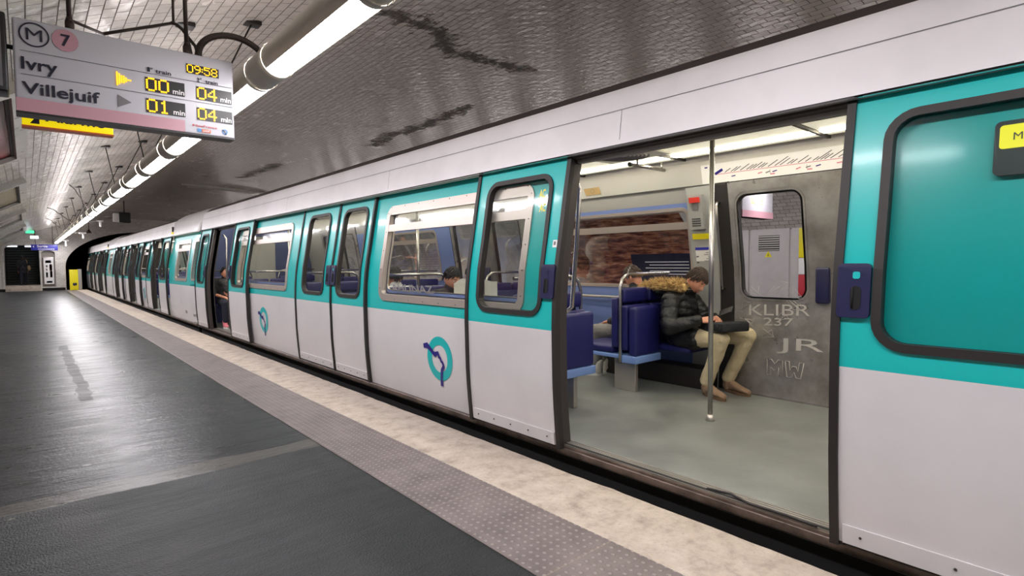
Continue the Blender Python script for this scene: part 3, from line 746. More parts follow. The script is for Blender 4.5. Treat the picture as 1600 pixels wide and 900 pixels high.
# drooping cables and the plaster repair ribs on the vault
mb = MB('moulding')
for yy, xa, xb, s_ in ((21.2, 4.0, 6.9, 1), (22.0, 4.3, 6.6, -1)):
    mb.tube([Vector((xa+(xb-xa)*k/20, yy+.35*math.sin(k/20*PI)*s_+.5*k/20, vault_z(min(xa+(xb-xa)*k/20, 10))-.02)) for k in range(21)], [.03+.05*math.sin(k/20*PI) for k in range(21)], seg=8)
tag(mb.build('plaster_ribs'), 'pale bulging plaster ribs across the shaded, grimy vault above the train', 'repair')
for y, xa, xb in ((18.0, .9, 1.35), (24.0, .6, 1.3), (30, .7, 1.3)):
    mb = MB('iron'); mb.tube([Vector((xa+(xb-xa)*k/14, y+.9*k/14, (vault_z(xa)-.02)*(1-k/14)+(LZ+.12)*k/14+.35*math.sin(k/14*PI)*(.5 if k > 4 else .9)*(.3 if y > 15 else .25))) for k in range(15)], .012, seg=6)
    tag(mb.build('hanging_cable'), 'thin dark cable running from the vault to the lamp row', 'cable', 'cables feeding the lamp row')

# ------------------------------------------------------------------ metro train
TX = 3.93                                   # centre line of the cars
PZ = [(-.1, 2.735), (.1, 2.712), (.3, 2.692), (.5, 2.680), (.9, 2.673), (1.1, 2.680), (1.3, 2.700), (1.5, 2.738), (1.8, 2.79), (2.08, 2.845), (2.5, 2.92)]
def pz(z):
    for (a, xa), (b, xb) in zip(PZ, PZ[1:]):
        if z <= b: return xa+(xb-xa)*max(0, (z-a))/(b-a)
    return PZ[-1][1]
def sx(z, off=0., side=1, y=None):
    """x of the car side at height z; off > 0 goes inwards; side -1 is the far side"""
    x = pz(z)+off
    return x if side > 0 else 2*TX-x
def side_grid(mb, y0, y1, z0, z1, off, m, side=1, nz=8, flip=False, ny=1, inset=None):
    f = (side < 0) != flip
    mb.grid(lambda a, b: Vector((sx(z0+(z1-z0)*b, off+(inset(y0+(y1-y0)*a) if inset else 0), side), y0+(y1-y0)*a, z0+(z1-z0)*b)), ny, nz, m, flip=f)
def loop3(L, off, side, inset=None): return [Vector((sx(z, off+(inset(y) if inset else 0), side), y, z)) for y, z in L]
def side_hole(mb, y0, y1, z0, z1, hole, off, m, side=1, rings=5, inset=None):
    """plate with a rounded hole following the car's side curve"""
    hy0, hy1, hz0, hz1, r = hole; I = rrect(hy0, hy1, hz0, hz1, r)
    cy, cz = (hy0+hy1)/2, (hz0+hz1)/2; O = []
    for (y, z) in I:
        dy, dz = y-cy, z-cz
        # map by side so that corners meet corners
        ty = (y0-cy)/dy if dy < -1e-6 else ((y1-cy)/dy if dy > 1e-6 else 1e9)
        tz = (z0-cz)/dz if dz < -1e-6 else ((z1-cz)/dz if dz > 1e-6 else 1e9)
        t_ = min(ty, tz); O.append([cy+dy*t_, cz+dz*t_])
    for c in ((y0, z0), (y0, z1), (y1, z0), (y1, z1)):
        k = min(range(len(O)), key=lambda i: (O[i][0]-c[0])**2+(O[i][1]-c[1])**2); O[k] = list(c)
    prev = loop3(I, off, side, inset)
    for q in range(1, rings+1):
        f = q/rings; L = [(a[0]+(b[0]-a[0])*f, a[1]+(b[1]-a[1])*f) for a, b in zip(I, O)]
        cur = loop3(L, off, side, inset); mb.strip(prev, cur, m); prev = cur
def ring(mb, y0, y1, z0, z1, r, w, off, th, m, side=1, inset=None):
    """frame between the rounded rectangle and one w smaller, raised from off+th to off"""
    O = rrect(y0, y1, z0, z1, r); I = rrect(y0+w, y1-w, z0+w, z1-w, max(r-w, .01))
    a, b = loop3(O, off, side, inset), loop3(I, off, side, inset); mb.strip(a, b, m, smooth=False)
    mb.strip(a, loop3(O, off+th, side, inset), m, smooth=False); mb.strip(b, loop3(I, off+th, side, inset), m, smooth=False)
def pane(mb, y0, y1, z0, z1, r, off, m, side=1, inset=None):
    I = rrect(y0, y1, z0, z1, r); cy, cz = (y0+y1)/2, (z0+z1)/2; prev = I
    for f in (.66, .33, .02):
        cur = [(cy+(y-cy)*f, cz+(z-cz)*f) for y, z in I]
        mb.strip(loop3(prev, off, side, inset), loop3(cur, off, side, inset), m); prev = cur
    mb.poly(loop3(prev, off, side, inset), m)
ZB, ZT, ZW = .10, 2.065, .885             # door bottom, door top, white/teal line
def door_leaf(car, y0, y1, off, handle, side=1, win=None, detail=True, inner='alu', tagmarks=False, gl='glass'):
    """sliding leaf: shell, rubber edges, window, gasket, handle, kick plate"""
    w = y1-y0; hy0, hy1 = win or (y0+.13, y1-.17 if handle > 0 else y1-.13)
    if not win and handle < 0: hy0, hy1 = y0+.17, y1-.13
    hz0, hz1, r = .99, 1.95, .10
    up, lo = ('teal_paint', 'white_paint') if side > 0 else ('steel_door', 'steel_door')
    mb = MB(up, lo, 'door_edge', inner); o_, i_ = off, off+.035
    side_hole(mb, y0, y1, ZW, ZT, (hy0, hy1, hz0, hz1, r), o_, up, side)
    side_grid(mb, y0, y1, ZB, ZW, o_, lo, side, 6)
    side_hole(mb, y0, y1, ZW, ZT, (hy0, hy1, hz0, hz1, r), i_, inner, side); side_grid(mb, y0, y1, ZB, ZW, i_, inner, side, 6, flip=True)
    for yy in (y0, y1):
        A = [Vector((sx(ZB+(ZT-ZB)*k/12, o_, side), yy, ZB+(ZT-ZB)*k/12)) for k in range(13)]; B = [p+Vector((.035*side, 0, 0)) for p in A]; mb.strip(A, B, 'door_edge', closed=False)
    for zz in (ZB, ZT): mb.poly([(sx(zz, o_, side), y0, zz), (sx(zz, o_, side), y1, zz), (sx(zz, i_, side), y1, zz), (sx(zz, i_, side), y0, zz)], 'door_edge')
    leaf = mb.build('door_leaf', car)
    mb = MB('rubber'); ring(mb, hy0-.02, hy1+.02, hz0-.02, hz1+.02, r+.02, .035, o_-.012, .05, 'rubber', side); mb.build('window_gasket', leaf)
    mb = MB(gl); pane(mb, hy0, hy1, hz0, hz1, r, o_+.012, gl if side > 0 else 'glass_clear', side); mb.build('window_pane', leaf)
    if not detail: return leaf
    he = y0 if handle < 0 else y1
    for yy in (y0, y1):       # rubber seal strips on both leaf edges
        mb = MB('rubber'); a, b = (yy-.022, yy+.014) if yy == y0 else (yy-.014, yy+.022)
        side_grid(mb, a, b, ZB-.02, ZT, o_-.012, 'rubber', side, 14); side_grid(mb, a, b, ZB-.02, ZT, o_+.03, 'rubber', side, 14, flip=True)
        for q in (a, b):
            A = [Vector((sx(ZB-.02+(ZT-ZB+.02)*k/12, o_-.012, side), q, ZB-.02+(ZT-ZB+.02)*k/12)) for k in range(13)]; mb.strip(A, [p+Vector((.042*side, 0, 0)) for p in A], 'rubber', closed=False)
        mb.build('edge_seal', leaf)
    if side > 0:
        a, b = (he, he+.125) if handle < 0 else (he-.125, he)
        mb = MB('navy', 'black', 'green_lit'); O = rrect(a, b, 1.10, 1.33, .02)
        mb.strip(loop3(O, o_-.02, side), loop3(O, o_, side), 'navy', smooth=False); mb.poly(loop3(O, o_-.02, side), 'navy')
        ca = (a+b)/2+(.01 if handle < 0 else -.01); O = rrect(ca-.02, ca+.02, 1.135, 1.235, .02); mb.poly(loop3(O, o_-.022, side), 'black')
        O = rrect(ca-.014, ca+.014, 1.265, 1.295, .008); mb.poly(loop3(O, o_-.022, side), 'navy' if handle < 0 else 'logo_teal')
        mb.tube([(sx(1.14, o_-.024, side), ca+.012, 1.14), (sx(1.23, o_-.024, side), ca+.012, 1.23)], .004, 'black', 6)
        mb.build('door_latch', leaf)
        mb = MB('white_paint', 'dark_iron'); side_grid(mb, y0+.03, y1-.03, ZB, ZB+.085, o_-.008, 'white_paint', side, 2)
        mb.strip([Vector((sx(ZB+.085, o_-.008, side), y0+.03+(w-.06)*k/4, ZB+.085)) for k in range(5)], [Vector((sx(ZB+.085, o_, side), y0+.03+(w-.06)*k/4, ZB+.085)) for k in range(5)], 'white_paint', False, False)
        for k in range(5): yy = y0+.1+(w-.2)*k/4; mb.ball((sx(ZB+.045, o_-.009, side), yy, ZB+.045), .006, 'dark_iron', nu=8, nv=4)
        mb.build('kick_plate', leaf)
        if handle > 0 or tagmarks:
            pass
    else:
        a, b = (he+.01, he+.12) if handle < 0 else (he-.12, he-.01)
        mb = MB('navy'); mb.box(2*TX-pz(1.1)-.13, 2*TX-pz(1.1)-.035, a, b, .97, 1.28, bev=.02); mb.build('inner_latch_box', leaf)
    return leaf
def body_panel(car, y0, y1, win=None, side=1, inset=None, logo=None, colours=None, detail=True):
    up, lo = colours or ('teal_paint', 'white_paint')
    ins = 'int_blue' if win else 'int_grey'
    mb = MB(up, lo, 'int_blue', 'int_grey', 'door_edge'); o_, i_ = .02, .075
    ny = 1 if not inset else 12
    if win:
        wy0, wy1 = win; hole = (wy0, wy1, 1.0, 1.90, .09)
        side_hole(mb, y0, y1, ZW, 2.08, hole, o_, up, side, inset=inset)
        side_hole(mb, y0, y1, ZW, 1.92, (wy0+.05, wy1-.05, 1.08, 1.85, .07), i_, 'int_blue', side, inset=inset)
        side_grid(mb, y0, y1, 1.92, 2.08, i_-.012, 'int_grey', side, 2, flip=True, ny=ny, inset=inset)
        ring(mb, wy0+.02, wy1-.02, 1.05, 1.88, .09, .035, i_+.008, -.02, 'frame_alu', side, inset)
    else:
        side_grid(mb, y0, y1, ZW, 2.08, o_, up, side, 8, ny=ny, inset=inset); side_grid(mb, y0, y1, ZW, 2.08, i_, 'int_grey', side, 8, flip=True, ny=ny, inset=inset)
    side_grid(mb, y0, y1, .06, ZW, o_, lo, side, 6, ny=ny, inset=inset); side_grid(mb, y0, y1, .06, ZW, i_, ins, side, 6, flip=True, ny=ny, inset=inset)
    for yy in (y0, y1):
        A = [Vector((sx(.06+(2.02)*k/12, o_+(inset(yy) if inset else 0), side), yy, .06+2.02*k/12)) for k in range(13)]; mb.strip(A, [p+Vector((.055*side, 0, 0)) for p in A], 'door_edge', closed=False)
    p = mb.build('side_panel', car)
    if win:
        wy0, wy1 = win
        mb = MB('frame_alu', 'dark_iron'); ring(mb, wy0-.02, wy1+.02, .975, 1.925, .11, .065, o_-.012, .05, 'frame_alu', side, inset)
        for za, zb in ((1.665, 1.735), (1.835, 1.885)):
            a, b = wy0+.03, wy1-.03
            for of_ in (o_-.01, o_+.035): side_grid(mb, a, b, za, zb, of_, 'frame_alu', side, 2, flip=of_ > o_, inset=inset)
            for zz in (za, zb):
                A = [Vector((sx(zz, o_-.01+(inset(a) if inset else 0), side), q, zz)) for q in (a, b)]; mb.strip(A, [v+Vector((.045*side, 0, 0)) for v in A], 'frame_alu', False, False)
        if detail:
            for k in range(9):
                yy = wy0+.06+(wy1-wy0-.12)*k/8
                for zz in (.995, 1.91): mb.ball((sx(zz, o_-.012, side), yy, zz), .005, 'dark_iron', nu=6, nv=4)
            for k in range(5):
                zz = 1.1+.75*k/4
                for yy in (wy0+.01, wy1-.01): mb.ball((sx(zz, o_-.012, side), yy, zz), .005, 'dark_iron', nu=6, nv=4)
        fr = mb.build('window_frame', p)
        mb = MB('glass'); pane(mb, wy0+.03, wy1-.03, 1.03, 1.87, .07, o_+.02, 'glass' if side > 0 else 'glass_clear', side, inset); mb.build('window_pane', p)
    if logo:
        y_, z_, s_ = logo; mb = MB('logo_teal', 'logo_navy'); N = 64
        P3 = lambda a, b, d: Vector((sx(z_+b*s_, o_-d), y_+a*s_, z_+b*s_))
        A = [(.195*math.cos(2*PI*k/N), .195*math.sin(2*PI*k/N)) for k in range(N)]; B = [(a*.62, b*.62) for a, b in A]
        mb.strip([P3(a, b, .003) for a, b in A], [P3(a, b, .003) for a, b in B], 'logo_teal', False)
        line = [(.252, .090), (.193, .100), (.148, .077), (.100, .045), (.068, .030), (.020, .048), (.004, .012), (-.012, .010), (-.028, -.022), (-.042, -.022), (-.058, -.048), (-.062, -.060), (-.030, -.100), (-.018, -.18), (-.016, -.242)]
        wd = [.02, .026, .02, .018, .024, .018, .016, .013, .013, .013, .013, .018, .018, .018, .02]
        L_, R_ = [], []
        for k, (a, b) in enumerate(line):
            a0, b0 = line[max(k-1, 0)]; a1, b1 = line[min(k+1, len(line)-1)]; d = math.hypot(a1-a0, b1-b0); nx, nz = -(b1-b0)/d, (a1-a0)/d
            L_.append(P3(a+nx*wd[k], b+nz*wd[k], .006)); R_.append(P3(a-nx*wd[k], b-nz*wd[k], .006))
        mb.strip(L_, R_, 'logo_navy', False, False); mb.build('round_emblem', p)
    return p
def roof(car, y0, y1, cab=None, glossy='roof_white'):
    Rf = [(2.795, 2.072), (2.80, 2.10), (2.825, 2.285), (2.829, 2.292), (2.850, 2.395), (2.90, 2.445)]
    dk = [(2.90, 2.445), (2.99, 2.515), (3.2, 2.60), (3.5, 2.65), (3.93, 2.67)]
    mb = MB(glossy, 'roof_dark', 'int_ceiling', 'rubber')
    for s_ in (1, -1):
        X = lambda x: x if s_ > 0 else 2*TX-x
        for Lp, m_ in ((Rf, glossy), (dk, 'roof_dark')):
            A = [Vector((X(x), y0, z)) for x, z in Lp]; B = [Vector((X(x), y1, z)) for x, z in Lp]; mb.strip(A, B, m_, True, False)
        A = [Vector((X(x), y0, z)) for x, z in ((2.795, 2.072), (2.93, 2.072))]; B = [v+Vector((0, y1-y0, 0)) for v in A]; mb.strip(A, B, 'rubber', False, False)
    mb.v += []
    for yy in (y0, y1):
        prof_ = Rf+dk[1:]; mb.poly([(x, yy, z) for x, z in prof_]+[(2*TX-x, yy, z) for x, z in prof_[::-1]], glossy)
    r = mb.build('roof', car)
    mb = MB('sign_grey'); 
    A = [(2.8255, 2.287), (2.8275, 2.2915)]; mb.strip([Vector((x-.003, y0, z)) for x, z in A], [Vector((x-.003, y1, z)) for x, z in A], 'sign_grey', False, False)
    y = y0+1.45
    while y < y1-.3:
        mb.strip([Vector((a-.002, y, b)) for a, b in Rf[1:4]], [Vector((a-.002, y+.004, b)) for a, b in Rf[1:4]], 'sign_grey', False, False); y += 2.93
    mb.build('roof_joint', r)
    return r
def seat_unit(car, x0, x1, y, d, rail=None, folded=None, open_=None, leg=True, back=True):
    """back-to-back unit at y. d = -1: folding seats on the -y side (door bay), bench on the other side"""
    u = empty('passenger_seat', ((x0+x1)/2, y, .1), car)
    w = (x1-x0)/2
    f = lambda a: y+d*a
    def bx(mb, xa, xb, ya, yb, za, zb, m, bev=.02): mb.box(xa, xb, min(ya, yb), max(ya, yb), za, zb, m, bev=bev)
    for k in range(2):
        xa = x0+k*w+.005; xb = xa+w-.01
        mb = MB('seat_navy'); bx(mb, xa, xb, f(.02), f(.09), .50, .93, 'seat_navy'); mb.build('backrest', u)
        mb = MB('seat_navy'); bx(mb, xa+.01, xb-.01, f(-.01), f(.055), .95, 1.09, 'seat_navy', .025); mb.build('headrest', u)
        if folded and k in folded:
            mb = MB('seat_navy'); bx(mb, xa+.005, xb-.005, f(.10), f(.19), .455, .92, 'seat_navy', .03); mb.build('folding_cushion', u)
        if open_ and k in open_:
            mb = MB('seat_navy'); bx(mb, xa, xb, f(.10), f(.50), .47, .535, 'seat_navy', .03); mb.build('folding_cushion', u)
    if folded or open_:
        mb = MB('seat_blue'); k0 = x0 if folded and 0 in folded else x0+w; k1 = x1 if folded and 1 in folded else x0+w
        if folded: bx(mb, k0, k1, f(.0), f(.195), .385, .455, 'seat_blue', .008)
        mb.build('blue_skirt', u) if folded else None
    if back:
        for k in range(2):
            xa = x0+k*w+.005; xb = xa+w-.01
            mb = MB('seat_navy'); bx(mb, xa, xb, f(-.10), f(-.02), .52, 1.0, 'seat_navy'); mb.build('backrest', u)
            mb = MB('seat_navy'); bx(mb, xa, xb, f(-.50), f(-.08), .46, .54, 'seat_navy', .03); mb.build('cushion', u)
        mb = MB('seat_blue'); bx(mb, x0, x1, f(-.49), f(0), .42, .458, 'seat_blue', .008); mb.build('seat_pan', u)
    if leg:
        mb = MB('alu'); lx = x0+.1 if x0 > TX else x1-.2
        bx(mb, lx, lx+.045, f(-.13), f(.12), .1, .42, 'alu', .006); mb.build('leg', u)
    if rail:
        xi, xo = (x0-.0, x1) if x0 > TX else (x1+.0, x0)
        s_ = 1 if xo > xi else -1; mb = MB('chrome'); yy = f(-.0)+d*.02
        mb.tube([(xi, yy, .38)]+[(xi, yy, z) for z in (.6, .9, 1.10)]+[(xi+s_*.03, yy, 1.175), (xi+s_*.09, yy, 1.212), (xi+s_*.16, yy, 1.22), (xo-s_*.02, yy, 1.22)], .0155, seg=12)
        mb.build('grab_rail', u)
    return u
def pole(car, x, y, z0=.1, z1=2.33):
    mb = MB('chrome', 'alu'); mb.tube([(x, y, z0), (x, y, z1)], .019, seg=16); mb.tube([(x, y, z0), (x, y, z0+.02), (x, y, z0+.05)], [.035, .032, .022], 'alu', 16); mb.build('grab_pole', car)
def interior(car, y0, y1, openings, detail=False):
    mb = MB('car_floor', 'sill_metal'); mb.box(2.735, 5.12, y0, y1, .02, .1); mb.build('car_floor', car)
    mb = MB('int_white', 'int_grey', 'rubber')
    for s_ in (1, -1):
        X = lambda x: x if s_ < 0 else 2*TX-x
        Lp = [(5.02, 2.055), (5.045, 2.045), (5.055, 2.06), (5.03, 2.08), (4.985, 2.27), (4.95, 2.30)]
        mb.strip([Vector((X(x), y0+.05, z)) for x, z in Lp], [Vector((X(x), y1-.05, z)) for x, z in Lp], 'int_white', True, False)
        mb.strip([Vector((X(x), y0+.05, z)) for x, z in ((5.055, 2.06), (5.02, 2.055), (5.1, 2.05))], [Vector((X(x), y1-.05, z)) for x, z in ((5.055, 2.06), (5.02, 2.055), (5.1, 2.05))], 'int_grey', False, False)
    mb.build('cove_panel', car)
    mb = MB('int_ceiling'); mb.box(2.95, 4.91, y0+.05, y1-.05, 2.36, 2.38); mb.build('inner_ceiling', car)
    n = max(1, int(round((y1-y0)/1.3))); st_ = (y1-y0)/n
    off = (1.72-y0) % 1.3 if detail else 0
    ys = [y0+.06] + [y0+off+1.3*k for k in range(int((y1-y0)/1.3)+1) if y0+.2 < y0+off+1.3*k < y1-.2] + [y1-.06]
    for a, b in zip(ys, ys[1:]):
        L_ = empty('ceiling_light', (TX, (a+b)/2, 2.34), car)
        for xa, xb in ((3.02, 3.86), (4.0, 4.84)):
            if detail and a < 3.4 < b and False: continue
            mb = MB('car_panel'); mb.box(xa, xb, a+.02, b-.02, 2.335, 2.35); mb.build('diffuser', L_)
        for xa in (3.16, 4.60):
            mb = MB('car_strip'); mb.box(xa, xa+.10, a+.03, b-.03, 2.322, 2.333, bev=.004); mb.build('light_strip', L_)
        mb = MB('rubber')
        mb.box(2.96, 4.90, b-.012, b+.012, 2.315, 2.345); mb.build('divider', L_)
def underframe(car, y0, y1):
    mb = MB('sill_metal', 'under_black'); mb.box(2.700, 2.80, y0, y1, .035, .085, bev=.01); mb.box(5.06, 5.16, y0, y1, .035, .085); mb.build('sill', car)
    mb = MB('under_black'); mb.box(2.745, 2.80, y0, y1, -.62, .035); mb.box(2.9, 4.96, y0+.2, y1-.2, -.9, .018); mb.box(5.06, 5.115, y0, y1, -.62, .035)
    mb.build('underframe', car)
    mb = MB('black')
    for yy in (y0+1.6, y0+3.2, y1-3.2, y1-1.6):
        for xx in (2.95, 4.75): mb.tube([(xx, yy, -.60), (xx+.16, yy, -.60)], .46, seg=24)
    mb.build('wheel', car)
def far_side(car, doors, y0, y1, detail):
    """opposite side: closed steel door pairs and windowed blue walls"""
    cur = y0
    for (a, b) in doors+[(y1, None)]:
        if a-cur > .35:
            body_panel(car, cur, a, (cur+.40 if cur > y0 else cur+.25, a-.25) if a-cur > 1.2 else None, side=-1, detail=False)
        if b is None: break
        m_ = (a+b)/2
        door_leaf(car, a, m_, .05, 1, -1, detail=False, inner='steel_door', win=(a+.12, m_-.16)); lf = door_leaf(car, m_, b, .05, -1, -1, inner='steel_door', detail=detail, win=(m_+.2, b-.07) if detail else None)
        cur = b
    return
def number(mb, s, y, z, w, h, off, m): text_mb(mb, s, w, h, lambda a, b: Vector((sx(z+b, off-.002), y-a, z+b)), m)

# ---- nearest car
A = empty('metro_car', (TX, 5.5, .1)); tag(A, 'nearest white and teal metro car with its wide door open and a man seated inside', 'train car', 'cars of the metro train')
AY0, AY1 = -2.2, 13.1
roof(A, AY0, AY1); underframe(A, AY0, AY1); interior(A, AY0, AY1, [], True)
OFF = -.035
pn = body_panel(A, AY0, .845)
near_leaf = door_leaf(A, -.62, .885, OFF, 1, win=(-.45, .735), gl='glass_hazy')
# illuminated sign box behind the near leaf's glass, cut by the picture edge
mb = MB('sign_black', 'yellow_lit', 'dark_print')
O = rrect(.0, .40, 1.655, 1.862, .02); mb.poly(loop3(O, -.008, 1), 'sign_black'); mb.strip(loop3(O, -.008, 1), loop3(O, .02, 1), 'sign_black', False)
O = rrect(.01, .385, 1.755, 1.845, .012); mb.poly(loop3(O, -.010, 1), 'yellow_lit')
text_mb(mb, 'MA', .055, .028, lambda a, b: Vector((sx(1.785+b, -.012), .345-a, 1.785+b)), 'dark_print', 0.); mb.build('warning_sign', pn)
lf = door_leaf(A, 2.60, 3.571, OFF, -1, win=(2.74, 3.43))
mb = MB('gold_card')
def scratch(mb, s, y, z, w, h, off, m='gold_card', lean=.0): text_mb(mb, s, w, h, lambda a, b: Vector((sx(z+b, off-.002), y-a+b*lean, z+b)), m)
scratch(mb, 'AC', 2.87, 1.80, .06, .06, OFF+.012, 'yellow'); scratch(mb, 'AC', 2.85, 1.70, .06, .06, OFF+.012, 'yellow'); mb.build('graffiti_tag', lf)
mb = MB('paint_white', 'mini_red'); O = rrect(2.62, 2.665, 1.445, 1.495, .004); mb.poly(loop3(O, OFF-.002, 1), 'paint_white'); O = rrect(2.635, 2.655, 1.46, 1.485, .003); mb.poly(loop3(O, OFF-.004, 1), 'sign_grey'); mb.build('sticker', lf)
p2 = body_panel(A, 2.66, 5.41, (2.98, 5.13), logo=(4.066, .507, 1.))
mb = MB('paint_white'); scratch(mb, 'AHUNAZ', 4.90, 1.07, .75, .075, .03, 'sign_grey', .5); mb.build('graffiti_tag', p2)
door_leaf(A, 5.43, 6.285, .0, 1, win=(5.56, 6.14)); door_leaf(A, 6.30, 7.42, .0, -1, win=(6.53, 7.18))
body_panel(A, 7.44, 10.55, (7.82, 10.2), logo=(8.86, .50, 1.))
door_leaf(A, 9.49, 10.55, OFF, 1, win=(9.66, 10.36)); door_leaf(A, 12.2, 13.06, OFF, -1, win=(12.35, 12.9)); body_panel(A, 12.05, AY1)
# door frames of the openings: jamb posts, header, threshold
for ya, yb in ((.885, 2.605), (10.57, 12.05)):
    j = empty('door_frame', (2.8, ya, .1), A)
    for yy in (ya-.03, yb-.0):
        mb = MB('door_edge')
        for of_, fl in ((-.03, False), (.09, True)): side_grid(mb, yy, yy+.035, .08, 2.07, of_, 'door_edge', 1, 12, flip=fl)
        for q_ in (yy, yy+.035):
            P1 = [Vector((sx(.08+1.99*k/12, -.03), q_, .08+1.99*k/12)) for k in range(13)]; mb.strip(P1, [v+Vector((.12, 0, 0)) for v in P1], 'door_edge', True, False)
        mb.build('jamb', j)
    mb = MB('door_edge', 'int_grey'); mb.box(2.80, 2.95, ya, yb, 2.04, 2.075, 'door_edge'); mb.box(2.87, 2.93, ya, yb, 2.02, 2.20, 'int_grey', bev=.01); mb.build('header', j)
    mb = MB('alu', 'rubber', 'sill_metal'); mb.box(2.705, 2.735, ya, yb, .07, .098, 'sill_metal')
    for k in range(4): mb.box(2.74+k*.022, 2.752+k*.022, ya, yb, .098, .104, 'rubber' if k == 0 else 'alu')
    mb.build('threshold', j)
mb = MB('rubber'); mb.tube([(2.75, 1.55, .106), (2.765, 1.42, .112), (2.72, 1.30, .112), (2.735, 1.12, .108), (2.72, .98, .108)], .006, seg=6); mb.build('loose_seal', A)
# far side
far_side(A, [(.894, 2.602), (5.43, 7.15), (10.4, 12.1)], AY0, AY1, True)
# column with alarm handset and notices
cl = empty('pillar_panel', (5.0, 2.85, .1), A)
def on_wall(mb, y0, y1, z0, z1, off, th, m, n=6):
    side_grid(mb, y0, y1, z0, z1, off+th, m, -1, n, flip=True)
    for q_ in (y0, y1):
        A_ = [Vector((sx(z0+(z1-z0)*k/n, off+th, -1), q_, z0+(z1-z0)*k/n)) for k in range(n+1)]; mb.strip(A_, [v+Vector((th, 0, 0)) for v in A_], m, False, False)
    for z_ in (z0, z1): mb.poly([(sx(z_, off+th, -1), y0, z_), (sx(z_, off+th, -1), y1, z_), (sx(z_, off, -1), y1, z_), (sx(z_, off, -1), y0, z_)], m)
mb = MB('int_column', 'rubber'); on_wall(mb, 2.745, 3.03, .1, 2.06, .07, .025, 'int_column'); on_wall(mb, 2.60, 2.745, .1, 2.06, .05, .03, 'rubber'); mb.build('column', cl)
mb = MB('int_column', 'red_plastic', 'sign_grey', 'sign_black'); on_wall(mb, 2.845, 2.99, 1.65, 1.98, .095, .045, 'int_column'); on_wall(mb, 2.865, 2.97, 1.905, 1.955, .14, .018, 'red_plastic'); on_wall(mb, 2.885, 2.95, 1.84, 1.90, .14, .006, 'sign_grey')
for i in range(5):
    for k in range(4): on_wall(mb, 2.875+i*.019, 2.887+i*.019, 1.68+k*.022, 1.69+k*.022, .14, .003, 'sign_black', 1)
mb.build('alarm_handset', cl)
mb = MB('yellow', 'paint_white', 'sign_blue', 'sign_grey', 'sign_black'); on_wall(mb, 2.79, 3.0, 1.555, 1.61, .095, .004, 'yellow', 2); on_wall(mb, 2.79, 2.98, 1.20, 1.475, .095, .004, 'paint_white', 3); on_wall(mb, 2.79, 2.98, 1.45, 1.475, .099, .002, 'sign_blue', 2)
for k in range(11): on_wall(mb, 2.80, 2.89-.02*(k % 3), 1.22+k*.02, 1.226+k*.02, .099, .002, 'sign_grey', 1)
for k in range(3): on_wall(mb, 2.95, 2.975, 1.26+k*.06, 1.27+k*.06, .099, .002, 'sign_black', 1)
mb.build('notice', cl)
gx = lambda z: sx(z, .14, -1)
mb = MB('chrome'); mb.tube([(gx(1.07)+.05, 2.70, 1.07), (gx(1.07), 2.70, 1.075), (gx(1.1), 2.70, 1.11), (gx(1.3), 2.7, 1.3), (gx(1.5), 2.7, 1.5), (gx(1.7), 2.7, 1.7), (gx(1.86), 2.70, 1.86), (gx(1.88)+.02, 2.70, 1.89), (gx(1.88)+.07, 2.70, 1.89)], .014, seg=10); mb.build('grab_bar', cl)
# route map strip and loudspeaker card on the cove
cvx = lambda z: 5.028-(z-2.08)*.237
mp = empty('route_map', (4.98, 2.3, 2.15), A)
mb = MB('paint_white'); mb.poly([(cvx(z)-.004, y, z) for y, z in ((2.90, 2.085), (1.0, 2.085), (1.0, 2.265), (2.90, 2.265))]); mb.build('map_sheet', mp)
mb = MB('pink_line', 'logo_navy', 'sign_grey', 'dark_print')
def seg(y0, z0, y1, z1, w, m, d=.006):
    L = math.hypot(y1-y0, z1-z0); ny, nz = -(z1-z0)/L*w, (y1-y0)/L*w
    mb.poly([(cvx(z)-d, y, z) for y, z in ((y0+ny, z0+nz), (y1+ny, z1+nz), (y1-ny, z1-nz), (y0-ny, z0-nz))], m)
seg(2.76, 2.165, 1.08, 2.165, .0025, 'pink_line')
seg(2.76, 2.17, 2.68, 2.205, .012, 'logo_navy', .007); seg(2.86, 2.24, 2.83, 2.24, .006, 'logo_navy')
random.seed(3); y = 2.66
while y > 1.1:
    L = random.choice([.05, .06, .07, .09, .12 if y < 2.2 else .07]); seg(y, 2.175, y-L, 2.175+L*.52, .0028, 'dark_print'); y -= random.choice([.03, .045, .06])
for y in (2.60, 2.35, 2.28, 2.22, 2.02, 1.94, 1.86, 1.70, 1.66, 1.4): seg(y, 2.135-.012*random.random(), y-.04, 2.135, .0045, random.choice(['pink_line', 'sign_grey', 'logo_navy', 'mini_red']))
for y in (2.24, 1.93): seg(y, 2.15, y, 2.11, .0015, 'sign_grey'); seg(y, 2.11, y-.04, 2.11, .005, 'pink_line')
mb.mats = mb.mats; mb.build('map_print', mp)
mb = MB('gold_card', 'sign_grey'); z0, z1 = 2.12, 2.20
mb.poly([(cvx(z)-.006, y, z) for y, z in ((4.40, z0), (4.17, z0), (4.19, z1), (4.42, z1))]); mb.strip([Vector((cvx(2.16+.026*math.sin(k*PI/12))-.009, 4.29+.03*math.cos(k*PI/12), 2.16+.026*math.sin(k*PI/12))) for k in range(24)], [Vector((cvx(2.16+.022*math.sin(k*PI/12))-.009, 4.29+.025*math.cos(k*PI/12), 2.16+.022*math.sin(k*PI/12))) for k in range(24)], 'sign_grey', False); mb.build('loudspeaker_card', A)
